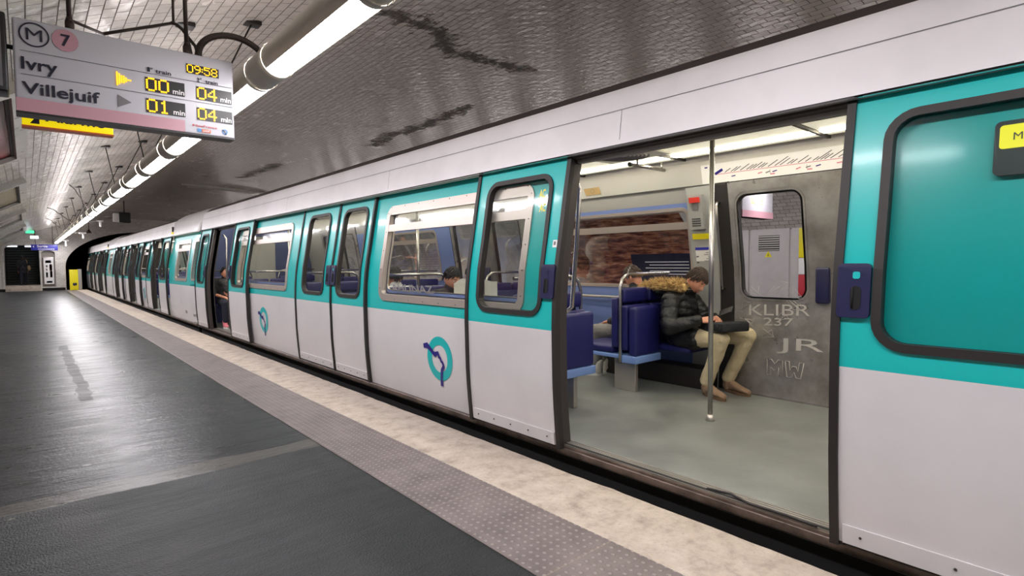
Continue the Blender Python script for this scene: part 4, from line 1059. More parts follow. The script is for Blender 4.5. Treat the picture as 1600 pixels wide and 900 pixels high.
# round ceiling vent, short ceiling rail
vt = empty('ceiling_vent', (4.15, 3.2, 2.33), A)
mb = MB('int_white'); mb.box(3.72, 4.42, 2.88, 3.55, 2.31, 2.332, bev=.006); mb.build('plate', vt)
mb = MB('sign_grey')
for k in range(6): r_ = .05+.035*k; mb.strip([Vector((4.12+r_*math.cos(a*PI/18), 3.18+r_*math.sin(a*PI/18), 2.302)) for a in range(36)], [Vector((4.12+(r_+.018)*math.cos(a*PI/18), 3.18+(r_+.018)*math.sin(a*PI/18), 2.295)) for a in range(36)], 'sign_grey', False)
mb.build('grille', vt)
mb = MB('chrome', 'rubber'); mb.tube([(4.30, 3.22, 2.25), (4.85, 3.22, 2.25)], .016, seg=10); mb.tube([(4.27, 3.22, 2.25), (4.30, 3.22, 2.25)], .02, 'rubber', 10); mb.tube([(4.4, 3.22, 2.25), (4.4, 3.22, 2.32)], .01); mb.tube([(4.8, 3.22, 2.25), (4.8, 3.22, 2.32)], .01); mb.build('ceiling_rail', A)
pole(A, 3.97, 2.216); pole(A, 3.93, 6.4); pole(A, 3.93, 11.2); pole(A, 3.45, 4.4, .5)
# tall grab bar beside the open door
mb = MB('chrome'); mb.tube([(2.90, 2.80, .98), (2.94, 2.78, .98), (2.965, 2.74, 1.02), (2.965, 2.69, 1.5), (2.965, 2.66, 1.86), (2.95, 2.68, 1.93), (2.91, 2.74, 1.95)], .016, seg=12); mb.build('grab_bar', A)
mb = MB('chrome'); mb.tube([(2.93, 11.98, .98), (2.97, 11.95, 1.05), (2.97, 11.9, 1.86), (2.93, 11.96, 1.93)], .016, seg=12); mb.build('grab_bar', A)
for yy in (AY0+.03, AY1-.06):
    mb = MB('end_blue', 'int_grey'); mb.poly([(sx(z, .05), yy, z) for z in (.1, .5, .9, 1.3, 1.7, 2.06)]+[(3.1, yy, 2.36), (4.76, yy, 2.36)]+[(sx(z, .05, -1), yy, z) for z in (2.06, 1.7, 1.3, .9, .5, .1)]); mb.box(3.6, 4.26, yy-.02, yy, .1, 1.95, 'int_grey', bev=.008); mb.build('end_wall', A)
# seats of the nearest car
seat_unit(A, 4.22, 5.04, 3.30, -1, rail=True, folded=[0], open_=[1])
seat_unit(A, 2.86, 3.66, 3.30, -1, rail=True, folded=[0, 1])
for yy, dd in ((5.30, 1), (7.62, -1), (10.30, 1), (12.75, -1)):
    for xa, xb in ((4.22, 5.04), (2.86, 3.66)):
        seat_unit(A, xa, xb, yy, dd, rail=True, folded=None if (yy > 12 and xa < TX) else [0, 1], open_=[0, 1] if (yy > 12 and xa < TX) else None, back=yy < 12)
# lower box, heater grille along the far wall, far sill strip
mb = MB('dark_iron'); mb.box(4.86, 5.08, 2.75, 5.3, .1, .30, bev=.01); mb.build('heater_box', A)
mb = MB('chrome'); mb.box(5.02, 5.06, .95, 2.6, .098, .104); mb.build('far_threshold', A)
mb = MB('alu'); mb.box(4.96, 5.04, 3.45, 5.1, .93, .955, bev=.006); mb.build('window_ledge', A)
# scratched tags on the steel door
mb = MB('scratch')
for s_, y, z, w, h in (('KLIBR', 2.46, .83, .54, .10), ('237', 2.32, .745, .26, .07), ('JR', 2.20, .50, .40, .14)):
    text_mb(mb, s_, w, h, lambda a, b: Vector((2*TX-pz(z+b)-.088, y-a, z+b+a*.05)), None, .0)
def outline(pts, r=.004): mb.tube([Vector((2*TX-pz(z)-.088, y, z)) for y, z in pts], r, seg=5)
outline([(2.28, .30), (2.28, .44), (2.24, .44), (2.21, .40), (2.18, .44), (2.14, .44), (2.14, .30), (2.175, .30), (2.175, .37), (2.21, .34), (2.245, .37), (2.245, .30), (2.28, .30)])
outline([(2.12, .44), (2.10, .30), (2.06, .30), (2.04, .35), (2.02, .30), (1.98, .30), (1.96, .44), (1.995, .44), (2.005, .36), (2.025, .40), (2.055, .40), (2.075, .36), (2.085, .44), (2.12, .44)])
random.seed(9)
for k in range(10):
    y, z = random.uniform(1.95, 2.55), random.choice([random.uniform(1.0, 1.15), random.uniform(.65, .95)])
    outline([(y+.07*math.sin(q*1.7+k), z+.05*math.cos(q*2.1+k*2)) for q in range(7)], .002)
mb.build('scratched_graffiti', A)
# small marks on the underframe
mb = MB('yellow'); mb.box(2.738, 2.745, 1.28, 1.40, -.13, -.115); mb.box(2.738, 2.745, 1.33, 1.345, -.19, -.14); mb.build('lifting_mark', A)
mb = MB('grey_cabinet'); text_mb(mb, 'MF77', .16, .03, lambda a, b: Vector((2.742, 3.42-a, -.12+b))) if False else None

# ---- second and third car
def far_car(name_label, y0, y1, cab_end, leaves, opens, panels, farwin, winlab=None):
    c = empty('metro_car', (TX, (y0+y1)/2, .1)); tag(c, name_label, 'train car', 'cars of the metro train')
    ins = lambda y: .0 if y > y0+.5 else .22*(1-math.sqrt(max(0, 1-((y0+.5-y)/.5)**2)))
    roof(c, cab_end-.1, y1)
    # glossy cab roof with rounded corner
    mb = MB('white_paint', 'roof_dark')
    Rf = [(2.80, 2.075), (2.815, 2.2), (2.85, 2.36), (2.93, 2.48), (3.1, 2.59), (3.4, 2.66), (3.93, 2.69)]
    for s_ in (1, -1):
        mb.grid(lambda a, b: (lambda k: Vector(((Rf[k][0]+ins(y0+(cab_end-.1-y0)*a)) if s_ > 0 else 2*TX-(Rf[k][0]+ins(y0+(cab_end-.1-y0)*a)), y0+(cab_end-.1-y0)*a, Rf[k][1]-.25*ins(y0+(cab_end-.1-y0)*a))))(int(round(b*6))), 20, 6, 'white_paint', flip=s_ < 0)
    mb.build('cab_roof', c)
    mb = MB('teal_paint', 'white_paint', 'rubber')
    for za, zb, m_ in ((.06, ZW, 'white_paint'), (ZW, 2.08, 'teal_paint'), (2.08, 2.6, 'white_paint')):
        mb.grid(lambda a, b: Vector((sx(za+(zb-za)*b, ins(y0)+.02)*(1-a)+(2*TX-sx(za+(zb-za)*b, ins(y0)+.02))*a, y0, za+(zb-za)*b)), 1, 4, m_)
    mb.box(3.4, 4.46, y0-.14, y0, .15, 2.2, 'rubber'); mb.build('end_wall', c)
    body_panel(c, y0, cab_end, (y0+.85, cab_end-.75), inset=ins, detail=False)
    mb = MB('glass_grey', 'frame_alu'); ring(mb, y0+.14, y0+.46, 1.0, 1.9, .08, .05, .012, .02, 'frame_alu', 1, ins); pane(mb, y0+.17, y0+.43, 1.03, 1.87, .06, .014, 'glass_grey', 1, ins); mb.build('corner_window', c)
    mb = MB('dark_print'); text_mb(mb, '525', .20, .06, lambda a, b: Vector((sx(.25+b, .015), y0+1.2-a, .25+b))); text_mb(mb, 'RATP', .22, .05, lambda a, b: Vector((sx(.22+b, .015)+ins(y0+.42-a), y0+.42-a, .22+b))); mb.build('car_number', c)
    mb = MB('yellow_lit', 'rubber'); mb.box(2.775, 2.80, cab_end-.11, cab_end-.05, 2.12, 2.17, 'yellow_lit', bev=.005); mb.box(2.785, 2.83, cab_end-.1, cab_end-.05, 2.17, 2.30, 'rubber', bev=.005); mb.build('door_indicator', c)
    underframe(c, y0+.1, y1); interior(c, y0, y1, [])
    for a, b, h in leaves: door_leaf(c, a, b, OFF if h else 0, 1 if h > 0 else -1, detail=True)
    for a, b, w, lg in panels: body_panel(c, a, b, w, logo=lg, detail=False)
    for a, b in opens:
        mb = MB('rubber')
        for yy in (a-.03, b): mb.box(2.745, 2.80, yy, yy+.03, .08, 2.07)
        mb.box(2.80, 2.95, a, b, 2.02, 2.075); mb.build('door_frame', c); pole(c, 3.93, (a+b)/2)
    far_side(c, opens, y0+.3, y1, False)
    for a, b in opens:
        for yy, dd in ((a-.45, 1), (b+.55, -1)):
            if y0+1 < yy < y1-.6:
                for xa, xb in ((4.22, 5.04), (2.86, 3.66)): seat_unit(c, xa, xb, yy, dd, rail=True, folded=[0, 1], back=False)
    return c
far_car('second metro car behind the nearest one, rounded end with number towards it', 13.3, 27.9, 16.2,
        [(16.28, 17.35, 1), (18.75, 19.65, 0), (20.65, 21.6, 1), (23.1, 24.0, -1), (24.9, 25.85, 1), (27.0, 27.85, -1)],
        [(17.4, 18.7), (21.65, 23.05), (25.9, 26.95)], [(18.75, 21.6, (19.75, 21.2), (20.2, .5, .9)), (23.1, 25.85, (23.6, 25.3), (24.4, .5, .9)), (27.0, 27.9, None, None)], None)
far_car('farthest metro car, its far end at the dark tunnel mouth', 28.2, 41.8, 30.8,
        [(30.9, 31.9, 1), (33.9, 34.8, -1), (36.0, 36.95, 1), (38.5, 39.3, -1)],
        [(32.0, 33.8), (37.0, 38.45)], [(33.85, 36.95, (34.5, 36.3), (35.2, .5, .9)), (38.5, 41.8, (38.9, 41.3), None)], None)

# ------------------------------------------------------------------ people
def cone_mb(mb, p0, p1, r0, r1, m=None, seg=14):
    p0, p1 = Vector(p0), Vector(p1); d = p1-p0; n = max(2, int(d.length/.03)); pts = []; rs = []
    dn = d.normalized() if d.length > 1e-6 else Vector((0, 0, 1))
    for k in range(4): a = PI/2*k/4; pts.append(p0-dn*r0*math.cos(a)); rs.append(max(r0*math.sin(a), .0005))
    for k in range(n+1): pts.append(p0+d*k/n); rs.append(r0+(r1-r0)*k/n)
    for k in range(1, 5): a = PI/2*k/4; pts.append(p1+dn*r1*math.sin(a)); rs.append(max(r1*math.cos(a), .0005))
    mb.tube(pts, rs, m, seg)
def chain(mb, pts, rs, m=None):
    for (a, b, c, d) in zip(pts, pts[1:], rs, rs[1:]): cone_mb(mb, a, b, c, d, m)
def fuse(mb, name, parent, voxel, mname, smooth=4, off=None, disp=None):
    """voxel-merge overlapping volumes into one continuous surface"""
    me = mb.mesh(name); me.materials.clear()
    o = bpy.data.objects.new(name, me); COL.objects.link(o)
    r = o.modifiers.new('r', 'REMESH'); r.mode = 'VOXEL'; r.voxel_size = voxel; r.use_smooth_shade = True
    if smooth: q = o.modifiers.new('s', 'SMOOTH'); q.iterations = smooth; q.factor = .5
    bpy.context.view_layer.update()
    m2 = bpy.data.meshes.new_from_object(o.evaluated_get(bpy.context.evaluated_depsgraph_get()))
    bpy.data.objects.remove(o)
    for p in m2.polygons: p.use_smooth = True; p.material_index = 0
    m2.materials.clear(); m2.materials.append(MATS[mname])
    if disp:
        nrm = [v.normal.copy() for v in m2.vertices]
        for v, n in zip(m2.vertices, nrm): v.co += n*disp(v.co)
    o2 = bpy.data.objects.new(name, m2); COL.objects.link(o2)
    off_ = WL.get(parent.name, Vector()); m2.transform(Matrix.Translation(-off_)); o2.parent = parent; WL[o2.name] = off_
    return o2
def frame(fwd, up):
    f = Vector(fwd).normalized(); r = f.cross(Vector(up)).normalized(); u = r.cross(f); return Matrix((r, f, u)).transposed()   # columns: right, forward, up
def head(mb, c, M, s=1.):
    """head around centre c (between the ears), M columns right/forward/up"""
    c = Vector(c); n0 = len(mb.v); NU, NV = 64, 48
    g = lambda x, y, z, a, b, w: math.exp(-((x-a)**2+(z-b)**2)/w**2) if y > 0 else 0
    for j in range(NV+1):
        ph = PI*j/NV
        for i in range(NU):
            th = 2*PI*i/NU; x, y, z = math.sin(ph)*math.sin(th), math.sin(ph)*math.cos(th), math.cos(ph)
            X, Y, Z = x*.076, y*.098, z*.118
            if z < 0:
                X *= 1-.30*(-z)**1.6; Y *= (1-.16*(-z)**2) if y > 0 else (1-.55*(-z)**1.1)
            if y > 0:
                Y -= .006*math.exp(-((z-.55)/.25)**2)
                Y += .024*math.exp(-(x/.13)**2)*math.exp(-((z+.22)/.13)**2) + .011*math.exp(-(x/.10)**2)*math.exp(-((z-.0)/.17)**2)   # nose
                Y -= .011*(g(x, y, z, .33, .06, .17)+g(x, y, z, -.33, .06, .17))      # eye sockets
                Y += .006*(g(x, y, z, .34, .06, .085)+g(x, y, z, -.34, .06, .085))    # lids
                Y += .006*math.exp(-((z-.22)/.07)**2)*math.exp(-(x/.5)**2)            # brow
                Y += .008*math.exp(-(x/.22)**2)*math.exp(-((z+.53)/.07)**2) - .004*math.exp(-(x/.25)**2)*math.exp(-((z+.59)/.025)**2) + .007*math.exp(-(x/.18)**2)*math.exp(-((z+.66)/.06)**2)
                Y += .010*math.exp(-(x/.3)**2)*math.exp(-((z+.90)/.16)**2)            # chin
            mb.v.append(tuple(c+M @ (Vector((X, Y, Z))*s)))
    for j in range(NV):
        for i in range(NU):
            a = n0+j*NU+i; b = n0+j*NU+(i+1) % NU; mb.face((a, a+NU, b+NU, b), None, True)
    for sd in (1, -1):
        Me = M @ Matrix.Rotation(.35*sd, 3, 'Z'); mb.ball(c+M @ (Vector((sd*.074, -.012, -.008))*s), (.010*s, .021*s, .033*s), M=Me)
def hand(mb, wrist, M, curl, side, s=1.):
    """M columns: right, forward (fingers), up (back of hand); side +1 thumb towards +right"""
    w = Vector(wrist); T = lambda x, y, z: w+M @ (Vector((x*side, y, z))*s)
    cone_mb(mb, T(0, -.02, 0), T(0, .02, 0), .024*s, .026*s)
    for a, b in ((-.027, .085), (-.009, .092), (.010, .094), (.028, .088)): cone_mb(mb, T(a*.5, .01, 0), T(a, b-.012, 0), .016*s, .0125*s)
    for k, (a, L) in enumerate(((-.029, .062), (-.010, .076), (.010, .082), (.030, .074))):
        p = Vector((a, .082, 0)); an = curl*(.55+.06*k); pts = [p]
        for q, fr in enumerate((.45, .32, .23)):
            pts.append(pts[-1]+Vector((a*.08, math.cos(an)*L*fr, -math.sin(an)*L*fr))); an += curl*.75
        chain(mb, [T(*q) for q in pts], [.0092*s, .0086*s, .0078*s, .0068*s])
    tp = [Vector((.022, .015, -.006)), Vector((.045, .045, -.022)), Vector((.047, .075, -.034)), Vector((.038, .098, -.040))]
    chain(mb, [T(*q) for q in tp], [.015*s, .0125*s, .0105*s, .0085*s])
def hair_mesh(name, parent, c, M, m, n=420, length=.07, seed=1, fringe=True, s=1., long=False):
    rnd = random.Random(seed); c = Vector(c); mb = MB(m)
    mb2 = MB(m)
    S_ = lambda x, y, z, k=1.: c+M @ (Vector((x*.083*k, y*.103*k-.004, z*.124*k+.004))*s)
    # skull cap
    def cap(a, b):
        th = 2*PI*a; lim = 1.05+.75*(1-math.cos(th))/2+(.12 if abs(math.sin(th)) > .8 else 0)   # low at the back, higher over the face
        if long: lim += .25*(1-math.cos(th))/2
        ph = lim*b; return S_(math.sin(ph)*math.sin(th), math.sin(ph)*math.cos(th), math.cos(ph))
    mb.grid(lambda a, b: cap(a, b), 40, 14, m)
    for k in range(n):
        th = rnd.uniform(0, 2*PI) if fringe else rnd.uniform(1.0, 2*PI-1.0); back = (1-math.cos(th))/2
        lim = 1.0+.8*back; ph = rnd.uniform(.05, lim); pts = []; st = length/5/.1
        t2, p2 = th, ph; lift = rnd.uniform(1.0, 1.05)
        sw = rnd.uniform(-.12, .12)+(.35 if fringe and back < .3 else .1)
        for q in range(6):
            pts.append(S_(math.sin(p2)*math.sin(t2), math.sin(p2)*math.cos(t2), math.cos(p2), lift+.012*q*rnd.uniform(.2, 1.2)))
            p2 += st*rnd.uniform(.7, 1.1)*.55; t2 += sw*st*.5
        mb.tube(pts, [.0035*s, .005*s, .005*s, .0045*s, .003*s, .0008*s], m, 5, cap=False)
    return mb.build(name, parent)
def shoe(parent, heel, toe, m, sole, hgt=.09, w=.045, ankle=True, name='shoe'):
    heel, toe = Vector(heel), Vector(toe); d = (toe-heel); L = d.length; d.normalize(); r = Vector((d.y, -d.x, 0)); u = Vector((0, 0, 1))
    P_ = lambda f, s_, z: heel+d*f*L+r*s_+u*z
    mb = MB(m)
    secs = [(0, .7, .9), (.08, .85, 1.), (.25, .9, 1.), (.42, .86, .85), (.58, .95, .62), (.75, 1.05, .5), (.9, .9, .40), (1., .5, .26)]
    prev = None; N = 16
    for f, ww, hh in secs:
        L_ = [P_(f, w*ww*math.cos(2*PI*k/N), .022+max(0, (hgt)*hh*.5*(1+math.sin(2*PI*k/N)))) for k in range(N)]
        if prev: mb.strip(prev, L_)
        else: mb.poly(L_)
        prev = L_
    mb.poly(prev)
    if ankle: cone_mb(mb, P_(.16, 0, .05), P_(.14, 0, hgt+.05), .044, .05)
    o = mb.build(name, parent, fix=True)
    mb = MB(sole); A_ = [P_(.5+.53*math.cos(2*PI*k/24), (w*1.08)*math.sin(2*PI*k/24)*(1 if math.cos(2*PI*k/24) > 0 else .85), 0) for k in range(24)]; B_ = [p+u*.026 for p in A_]
    mb.strip(A_, B_, sole); mb.poly(A_[::-1]); mb.poly(B_); mb.build('sole', o)
    return o
def seated(label, P, cols, voxel=.012, hero=False, hair='hair_brown', seed=1, grp=None, parent_loc=None, hoodfn=None):
    """P: joints hip_l/r, knee_l/r, ankle_l/r, toe_l/r, pelvis, chest, neck, headc, headf, headu, sh_l/r, el_l/r, wr_l/r"""
    G = {k: Vector(v) for k, v in P.items()}
    r = empty('person', (G['pelvis'].x, G['pelvis'].y, G['pelvis'].z-.12)); tag(r, label, 'person', grp)
    M = frame(G['headf'], G['headu'])
    bm_ = MB('skin')
    head(bm_, G['headc'], M)
    cone_mb(bm_, G['headc']+M @ Vector((0, -.025, -.06)), G['neck'], .052, .058)
    chain(bm_, [G['neck'], G['chest'], G['pelvis']], [.06, .12, .12])
    for s_ in 'lr':
        chain(bm_, [G['neck'], G['sh_'+s_], G['el_'+s_], G['wr_'+s_]], [.05, .042, .035, .026])
        chain(bm_, [G['pelvis'], G['knee_'+s_], G['ankle_'+s_]], [.07, .045, .034])
        f = G.get('hf_'+s_, (G['wr_'+s_]-G['el_'+s_])).normalized(); up = G.get('hu_'+s_, Vector((0, 0, 1)))
        hand(bm_, G['wr_'+s_]+f*.02, frame(f, up), 1.0 if hero else .8, 1 if s_ == 'l' else -1, .98)
    fuse(bm_, 'body', r, .0055 if hero else .009, cols['skin'], 2 if hero else 2)
    # trousers
    mb = MB(); t_ = cols.get('thick', 1.)
    mb.ball(G['pelvis'], (.175*t_, .135, .12)); 
    for s_ in 'lr':
        hipj = G['pelvis']+(G['knee_'+s_]-G['pelvis'])*.12+(G['hip_'+s_]-G['pelvis'])*.8
        chain(mb, [hipj, G['knee_'+s_]], [.098, .074]); ak = G['ankle_'+s_]; kn = G['knee_'+s_]
        chain(mb, [kn, kn+(ak-kn)*.5, ak+Vector((0, 0, .02))], [.072, .064, cols.get('cuff', .056)])
    fuse(mb, 'trousers', r, voxel*.7, cols['legs'], 4, disp=lambda c: .004*noise.noise(c*9)+.003*noise.noise(Vector((c.x*8, c.y*8, c.z*26))))
    # jacket
    mb = MB(); w_ = cols.get('bulk', 1.)
    d = (G['neck']-G['pelvis']); ax = (G['sh_l']-G['sh_r']).normalized(); f = ax.cross(d.normalized()); Mt = Matrix((ax, f, d.normalized())).transposed()
    mb.ball(G['chest'], (.185*w_, .125*w_, .17), M=Mt, nu=20, nv=14); mb.ball((G['chest']+G['pelvis'])/2, (.17*w_, .125*w_, .17), M=Mt, nu=20, nv=14)
    mb.ball(G['pelvis']+Vector((0, 0, .03)), (.185*w_, .145*w_, .12), M=Mt, nu=20, nv=14)
    for s_ in 'lr':
        chain(mb, [G['neck']+(G['chest']-G['neck'])*.15, G['sh_'+s_], G['el_'+s_], G['el_'+s_].lerp(G['wr_'+s_], cols.get('sleeve', 1.))], [.075, .075*w_, .062*w_, .044*w_])
    cone_mb(mb, G['neck']+(G['neck']-G['headc'])*.1, G['neck']+(G['headc']-G['neck'])*.30, .078, .074)
    if cols.get('skirt'):
        for s_ in 'lr': cone_mb(mb, G['hip_'+s_]+Vector((0, 0, .02)), G['hip_'+s_]+(G['knee_'+s_]-G['hip_'+s_])*.35, .115, .105)
    fuse(mb, 'jacket', r, voxel*.75, cols['top'], 4, disp=(lambda c: .010*abs(math.sin((c.z*.9+c.y*.25+.12*noise.noise(c*2.5))*40))**.6+.009*noise.noise(c*9)+.004*noise.noise(c*24)) if cols.get('puffy') else (lambda c: .006*noise.noise(c*10)))
    for s_ in 'lr':
        shoe(r, G['heel_'+s_], G['toe_'+s_], cols['shoe'], cols.get('sole', 'sole'), cols.get('sh', .09))
    h_ = hair_mesh('hair', r, G['headc'], M, hair, 520 if hero else 200, seed=seed, long=cols.get('long', False), fringe=cols.get('fringe', True))
    if not cols.get('closed'):
        for sd in (1, -1):
            mb = MB('eye_white'); mb.ball(G['headc']+M @ Vector((sd*.027, .083, .008)), (.012, .008, .007), M=M); e_ = mb.build('eye', r)
            mb = MB('eye_dark'); mb.ball(G['headc']+M @ Vector((sd*.027, .089, .008)), .0052); mb.build('iris', e_)
    for sd in (1, -1):
        mb = MB(hair); mb.tube([G['headc']+M @ Vector((sd*x, .094-.25*abs(x-.012)**1.0*.6, .030+.004*math.sin((x-.01)*60))) for x in (.012, .024, .036, .046)], [.003, .0042, .004, .0015], seg=6); mb.build('eyebrow', r)
    mb = MB('lip'); mb.tube([G['headc']+M @ Vector((x, .0985-abs(x)*.35, -.066-abs(x)*.05)) for x in (-.022, -.011, 0, .011, .022)], [.001, .004, .0048, .004, .001], seg=6); mb.build('lips', r)
    return r, G, M

# the man with the phone
man, G, MH = seated('young man in a black coat with fur hood, bent over his phone', dict(
    pelvis=(4.80, 3.00, .63), chest=(4.78, 2.985, .87), neck=(4.77, 2.93, 1.035),
    headc=(4.765, 2.81, 1.155), headf=(-.18, -.78, -.62), headu=(0, -.6, .8),
    hip_r=(4.70, 2.93, .61), hip_l=(4.90, 2.93, .61), knee_r=(4.66, 2.50, .64), knee_l=(4.96, 2.40, .655),
    ankle_r=(4.70, 2.66, .215), ankle_l=(4.99, 2.60, .215), heel_r=(4.72, 2.70, .1), toe_r=(4.60, 2.43, .1), heel_l=(5.0, 2.64, .1), toe_l=(4.92, 2.36, .1),
    sh_r=(4.60, 2.985, .965), sh_l=(4.95, 2.98, .965), el_r=(4.50, 2.93, .73), el_l=(5.0, 2.83, .76), wr_r=(4.60, 2.705, .795), wr_l=(4.83, 2.66, .80),
    hf_r=(.55, -.80, .12), hu_r=(-.6, -.3, .75), hf_l=(-.55, -.7, .1), hu_l=(.6, -.3, .7)),
    dict(skin='skin', top='coat_black', legs='chino', shoe='suede', sole='sole', bulk=1.12, puffy=True, closed=True, skirt=True, sh=.10, cuff=.062), hero=True, hair='hair_brown', seed=4)
def fur(parent, c, axis_pts, n, L, m='fur', seed=2, spread=.045):
    rnd = random.Random(seed); mb = MB(m)
    pts = [Vector(p) for p in axis_pts]
    for a, b in zip(pts, pts[1:]): cone_mb(mb, a, b, spread*.9, spread*.9, m)
    for k in range(n):
        i = rnd.randrange(len(pts)-1); p = pts[i].lerp(pts[i+1], rnd.random())
        d = Vector((rnd.gauss(0, 1), rnd.gauss(0, 1), rnd.gauss(0, 1))).normalized()
        if d.z < -.3: d.z *= -.5
        q = p+d*spread*.8; e = q+d*L*rnd.uniform(.5, 1.1)+Vector((0, .012, -.006))*rnd.random()
        mb.tube([q, q.lerp(e, .5)+Vector((rnd.gauss(0, .004), rnd.gauss(0, .004), rnd.gauss(0, .004))), e], [.0028, .0024, .0003], m, 3, cap=False)
    return mb.build('fur_hood_trim', parent)
fur(man, None, [(4.66, 2.90, 1.09), (4.64, 2.99, 1.10), (4.64, 3.10, 1.105), (4.70, 3.20, 1.10), (4.74, 3.32, 1.07), (4.80, 3.40, 1.06), (4.86, 3.30, 1.08), (4.90, 3.12, 1.10), (4.90, 2.98, 1.09)], 5200, .062, spread=.055)
mb = MB('coat_black'); mb.ball((4.78, 3.13, 1.04), (.13, .14, .055)); 
mb.build('hood', man)
ph = MB('rubber'); Mp = Matrix.Translation((4.69, 2.475, .89)) @ frame((-.1, -.85, .35), (-.75, .35, .7)).to_4x4()
ph.box(-.035, .035, -.07, .07, -.005, .005, 'rubber', M=Mp, bev=.003)
tag(ph.build('phone'), 'black smartphone held in the hands of the seated man', 'phone')
bg = empty('laptop_bag', (4.75, 2.53, .74)); tag(bg, 'black laptop bag lying across the knees of the man with the phone', 'bag')
Mb = Matrix.Translation((4.74, 2.545, .742)) @ Matrix.Rotation(math.radians(66), 4, 'Z') @ Matrix.Rotation(math.radians(6), 4, 'Y')
mb = MB('bag_black'); mb.box(-.20, .22, -.15, .13, -.045, .045, M=Mb, bev=.02); mb.build('body', bg)
mb = MB('rubber'); mb.tube([Mb @ Vector(p) for p in ((-.17, -.145, .012), (0, -.158, .012), (.19, -.145, .012))], .004, seg=6); mb.build('zip', bg)
mb = MB('chrome')
for q in (-.15, .03, .17): mb.ball(Mb @ Vector((q, -.155 if q != .17 else -.14, .02)), .006)
mb.build('stud', bg)

def sit(label, x, y, dirv, seat_z, cols, head_f=None, grp=None, hair='hair_brown', seed=1, hands='lap', lean=.0, dx=0., head_up=(0, 0, 1)):
    """generic upright seated pose facing dirv (unit xy)"""
    f = Vector((dirv[0], dirv[1], 0)).normalized(); l = Vector((-f.y, f.x, 0)); b = Vector((x, y, seat_z))
    p = lambda a, s_, z: b+f*a+l*s_+Vector((0, 0, z))
    P = dict(pelvis=p(0, 0, .11), chest=p(.01+lean*.5, 0, .36), neck=p(.02+lean, 0, .54), headc=p(.06+lean*1.15, 0, .675), headf=head_f or tuple(f), headu=head_up,
        hip_l=p(.06, .09, .10), hip_r=p(.06, -.09, .10), knee_l=p(.44, .11, .09), knee_r=p(.44, -.10, .09), ankle_l=p(.42, .11, -.27), ankle_r=p(.42, -.10, -.27),
        heel_l=p(.36, .11, -seat_z+.1), toe_l=p(.62, .13, -seat_z+.1), heel_r=p(.36, -.10, -seat_z+.1), toe_r=p(.62, -.12, -seat_z+.1),
        sh_l=p(.0+lean*.8, .18, .50), sh_r=p(.0+lean*.8, -.18, .50), el_l=p(.05+lean*.5, .24, .26), el_r=p(.05+lean*.5, -.24, .26))
    if hands == 'lap': P['wr_l'] = p(.27, .09, .20); P['wr_r'] = p(.27, -.09, .20)
    else: P['wr_l'] = p(.32, .14, .36); P['wr_r'] = p(.32, -.14, .36)
    return seated(label, P, cols, voxel=.016, hair=hair, seed=seed, grp=grp)
# passenger behind the middle seat, back to us, white trainers
sit('brown haired passenger in white trainers seated behind the man, back turned', 4.90, 3.58, (-.30, 1), .50, dict(skin='skin', top='charcoal', legs='grey_cloth', shoe='white_shoe', sole='paper', long=True, closed=True, sh=.085), head_f=(.0, .8, -.5), hair='hair_brown', seed=8, lean=-.01)
mb = MB('sign_grey'); mb.tube([Vector((4.885+.098*math.cos(a), 3.63, 1.15+.14*math.sin(a))) for a in [PI*k/12 for k in range(13)]], .009, seg=6)
tag(mb.build('headphones'), 'grey headband over the brown hair of the passenger behind the seats', 'headphones')
sit('dark haired passenger facing us by the blue wall, pale scarf, seen between the seats', 4.78, 4.95, (0, -1), .50, dict(skin='skin', top='light_cloth', legs='jeans_dark', shoe='charcoal', sole='charcoal', sh=.085), head_f=(-.3, -.8, -.45), hair='hair_black', seed=9, hands='up')
# the woman in the next doorway
w_, GW, MW = sit('dark haired woman in a fluffy grey scarf seated in the second open doorway', 3.04, 12.36, (-.05, -1), .50, dict(skin='skin', sleeve=.25, fringe=False, top='charcoal', legs='jeans_dark', shoe='pink_shoe', sole='paper', long=True, bulk=.95), head_f=(.12, -1, .22), hair='hair_black', seed=12)
mb = MB(); c_ = GW['neck']
for k in range(10): a = 2*PI*k/10; mb.ball(c_+Vector((.085*math.cos(a), .085*math.sin(a)-.01, -.035)), (.07, .065, .06))
for k in range(4): mb.ball(c_+Vector((-.05+.02*k, -.12, -.06-.05*k)), (.075, .06, .06))
fuse(mb, 'scarf', w_, .012, 'scarf_grey', 2, disp=lambda c: .012*noise.noise(c*24))
# passengers behind the closed windows
sit('passenger in a light grey jacket behind the big train window, left of the pair', 3.35, 6.05-1.15, (0, -1), .50, dict(skin='skin_dark', top='light_cloth', legs='jeans_dark', shoe='charcoal', sole='charcoal'), hair='hair_black', seed=21) if False else None
sit('passenger in a light jacket seated at the left of the big train window', 3.30, 5.85, (0, 1), .50, dict(skin='skin_dark', top='light_cloth', legs='jeans_dark', shoe='charcoal', sole='charcoal'), hair='hair_black', seed=21, grp='passengers behind the windows')
sit('passenger in a burgundy jacket seated at the middle of the big train window', 4.45, 5.85, (0, 1), .50, dict(skin='skin', top='burgundy', legs='jeans_dark', shoe='charcoal', sole='charcoal', long=True), hair='hair_black', seed=22, grp='passengers behind the windows')
rd, GR, _ = sit('dark haired passenger reading a newspaper behind the big train window', 3.35, 4.85, (0, -1), .50, dict(skin='skin', top='charcoal', legs='jeans_dark', shoe='charcoal', sole='charcoal'), hair='hair_black', seed=23, hands='up', head_f=(0, -.9, -.35), grp='passengers behind the windows')
mb = MB('paper')
for s_ in (1, -1): mb.grid(lambda a, b: Vector((3.35+s_*.27*a, 4.47-.10*a+.05*math.sin(a*3), .87+.30*b+.02*math.sin(a*5))), 6, 3, 'paper')
tag(mb.build('newspaper'), 'open newspaper held by the dark haired passenger behind the window', 'newspaper')
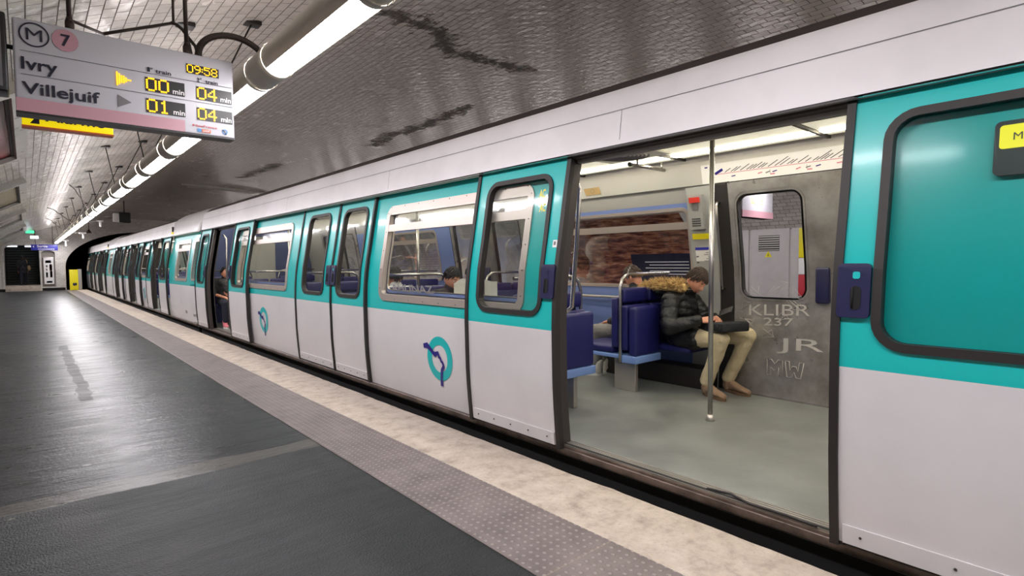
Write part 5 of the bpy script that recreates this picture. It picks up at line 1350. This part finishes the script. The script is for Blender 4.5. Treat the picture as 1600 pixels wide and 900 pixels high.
sit('passenger in a brown jacket behind the closed double doors', 3.95+.35, 8.35, (0, -1), .50, dict(skin='skin', top='suede', legs='jeans_dark', shoe='charcoal', sole='charcoal', long=True), hair='hair_brown', seed=24, grp='passengers behind the windows')
# person walking into the passage at the platform end
def walker():
    r = empty('person', (-.14, 41.0, .3)); tag(r, 'person in dark clothes with a tan shoulder bag walking into the end passage', 'person')
    mb = MB(); x, y, z = -.14, 41.0, .3
    M_ = frame((0, 1, 0), (0, 0, 1)); head(mb, (x, y+.02, z+1.53), M_)
    cone_mb(mb, (x, y, z+1.45), (x, y, z+1.35), .05, .06); chain(mb, [(x, y, z+1.35), (x, y, z+1.15), (x, y, z+.85)], [.07, .12, .13])
    for s_ in (1, -1):
        chain(mb, [(x+s_*.05, y, z+1.33), (x+s_*.17, y, z+1.30), (x+s_*.22, y-.03, z+1.04), (x+s_*.20, y+.08, z+.82)], [.05, .045, .036, .027]); hand(mb, (x+s_*.20, y+.09, z+.80), frame((0, .3, -1), (s_, 0, 0)), .6, s_)
        chain(mb, [(x+s_*.08, y, z+.86), (x+s_*.09, y+s_*.10, z+.47), (x+s_*.09, y+s_*.16-.03, z+.09)], [.09, .06, .042])
    fuse(mb, 'body', r, .012, 'skin', 2)
    mb = MB(); mb.ball((x, y, z+1.15), (.20, .14, .22)); mb.ball((x, y, z+.92), (.20, .15, .2)); mb.ball((x, y, z+.74), (.19, .15, .12))
    for s_ in (1, -1): chain(mb, [(x+s_*.06, y, z+1.33), (x+s_*.17, y, z+1.30), (x+s_*.22, y-.03, z+1.04), (x+s_*.20, y+.07, z+.84)], [.07, .07, .058, .045])
    cone_mb(mb, (x, y, z+1.36), (x, y, z+1.42), .075, .07); fuse(mb, 'jacket', r, .014, 'charcoal', 3)
    mb = MB(); 
    for s_ in (1, -1): chain(mb, [(x+s_*.08, y, z+.86), (x+s_*.09, y+s_*.10, z+.47), (x+s_*.09, y+s_*.16-.03, z+.12)], [.11, .078, .058])
    fuse(mb, 'trousers', r, .014, 'jeans_dark', 3)
    for s_ in (1, -1): shoe(r, (x+s_*.09, y+s_*.16-.08, z), (x+s_*.09, y+s_*.16+.18, z), 'charcoal', 'charcoal')
    hair_mesh('hair', r, (x, y+.02, z+1.53), M_, 'hair_black', 150, seed=31, long=True)
    b = MB('tan_bag'); b.ball((x+.25, y-.03, z+.95), (.09, .14, .15)); b.tube([(x+.22, y-.03, z+1.05), (x+.16, y-.10, z+1.38), (x+.12, y, z+1.42)], .012); tag(b.build('shoulder_bag'), 'tan shoulder bag on the person in the end passage', 'bag')
walker()
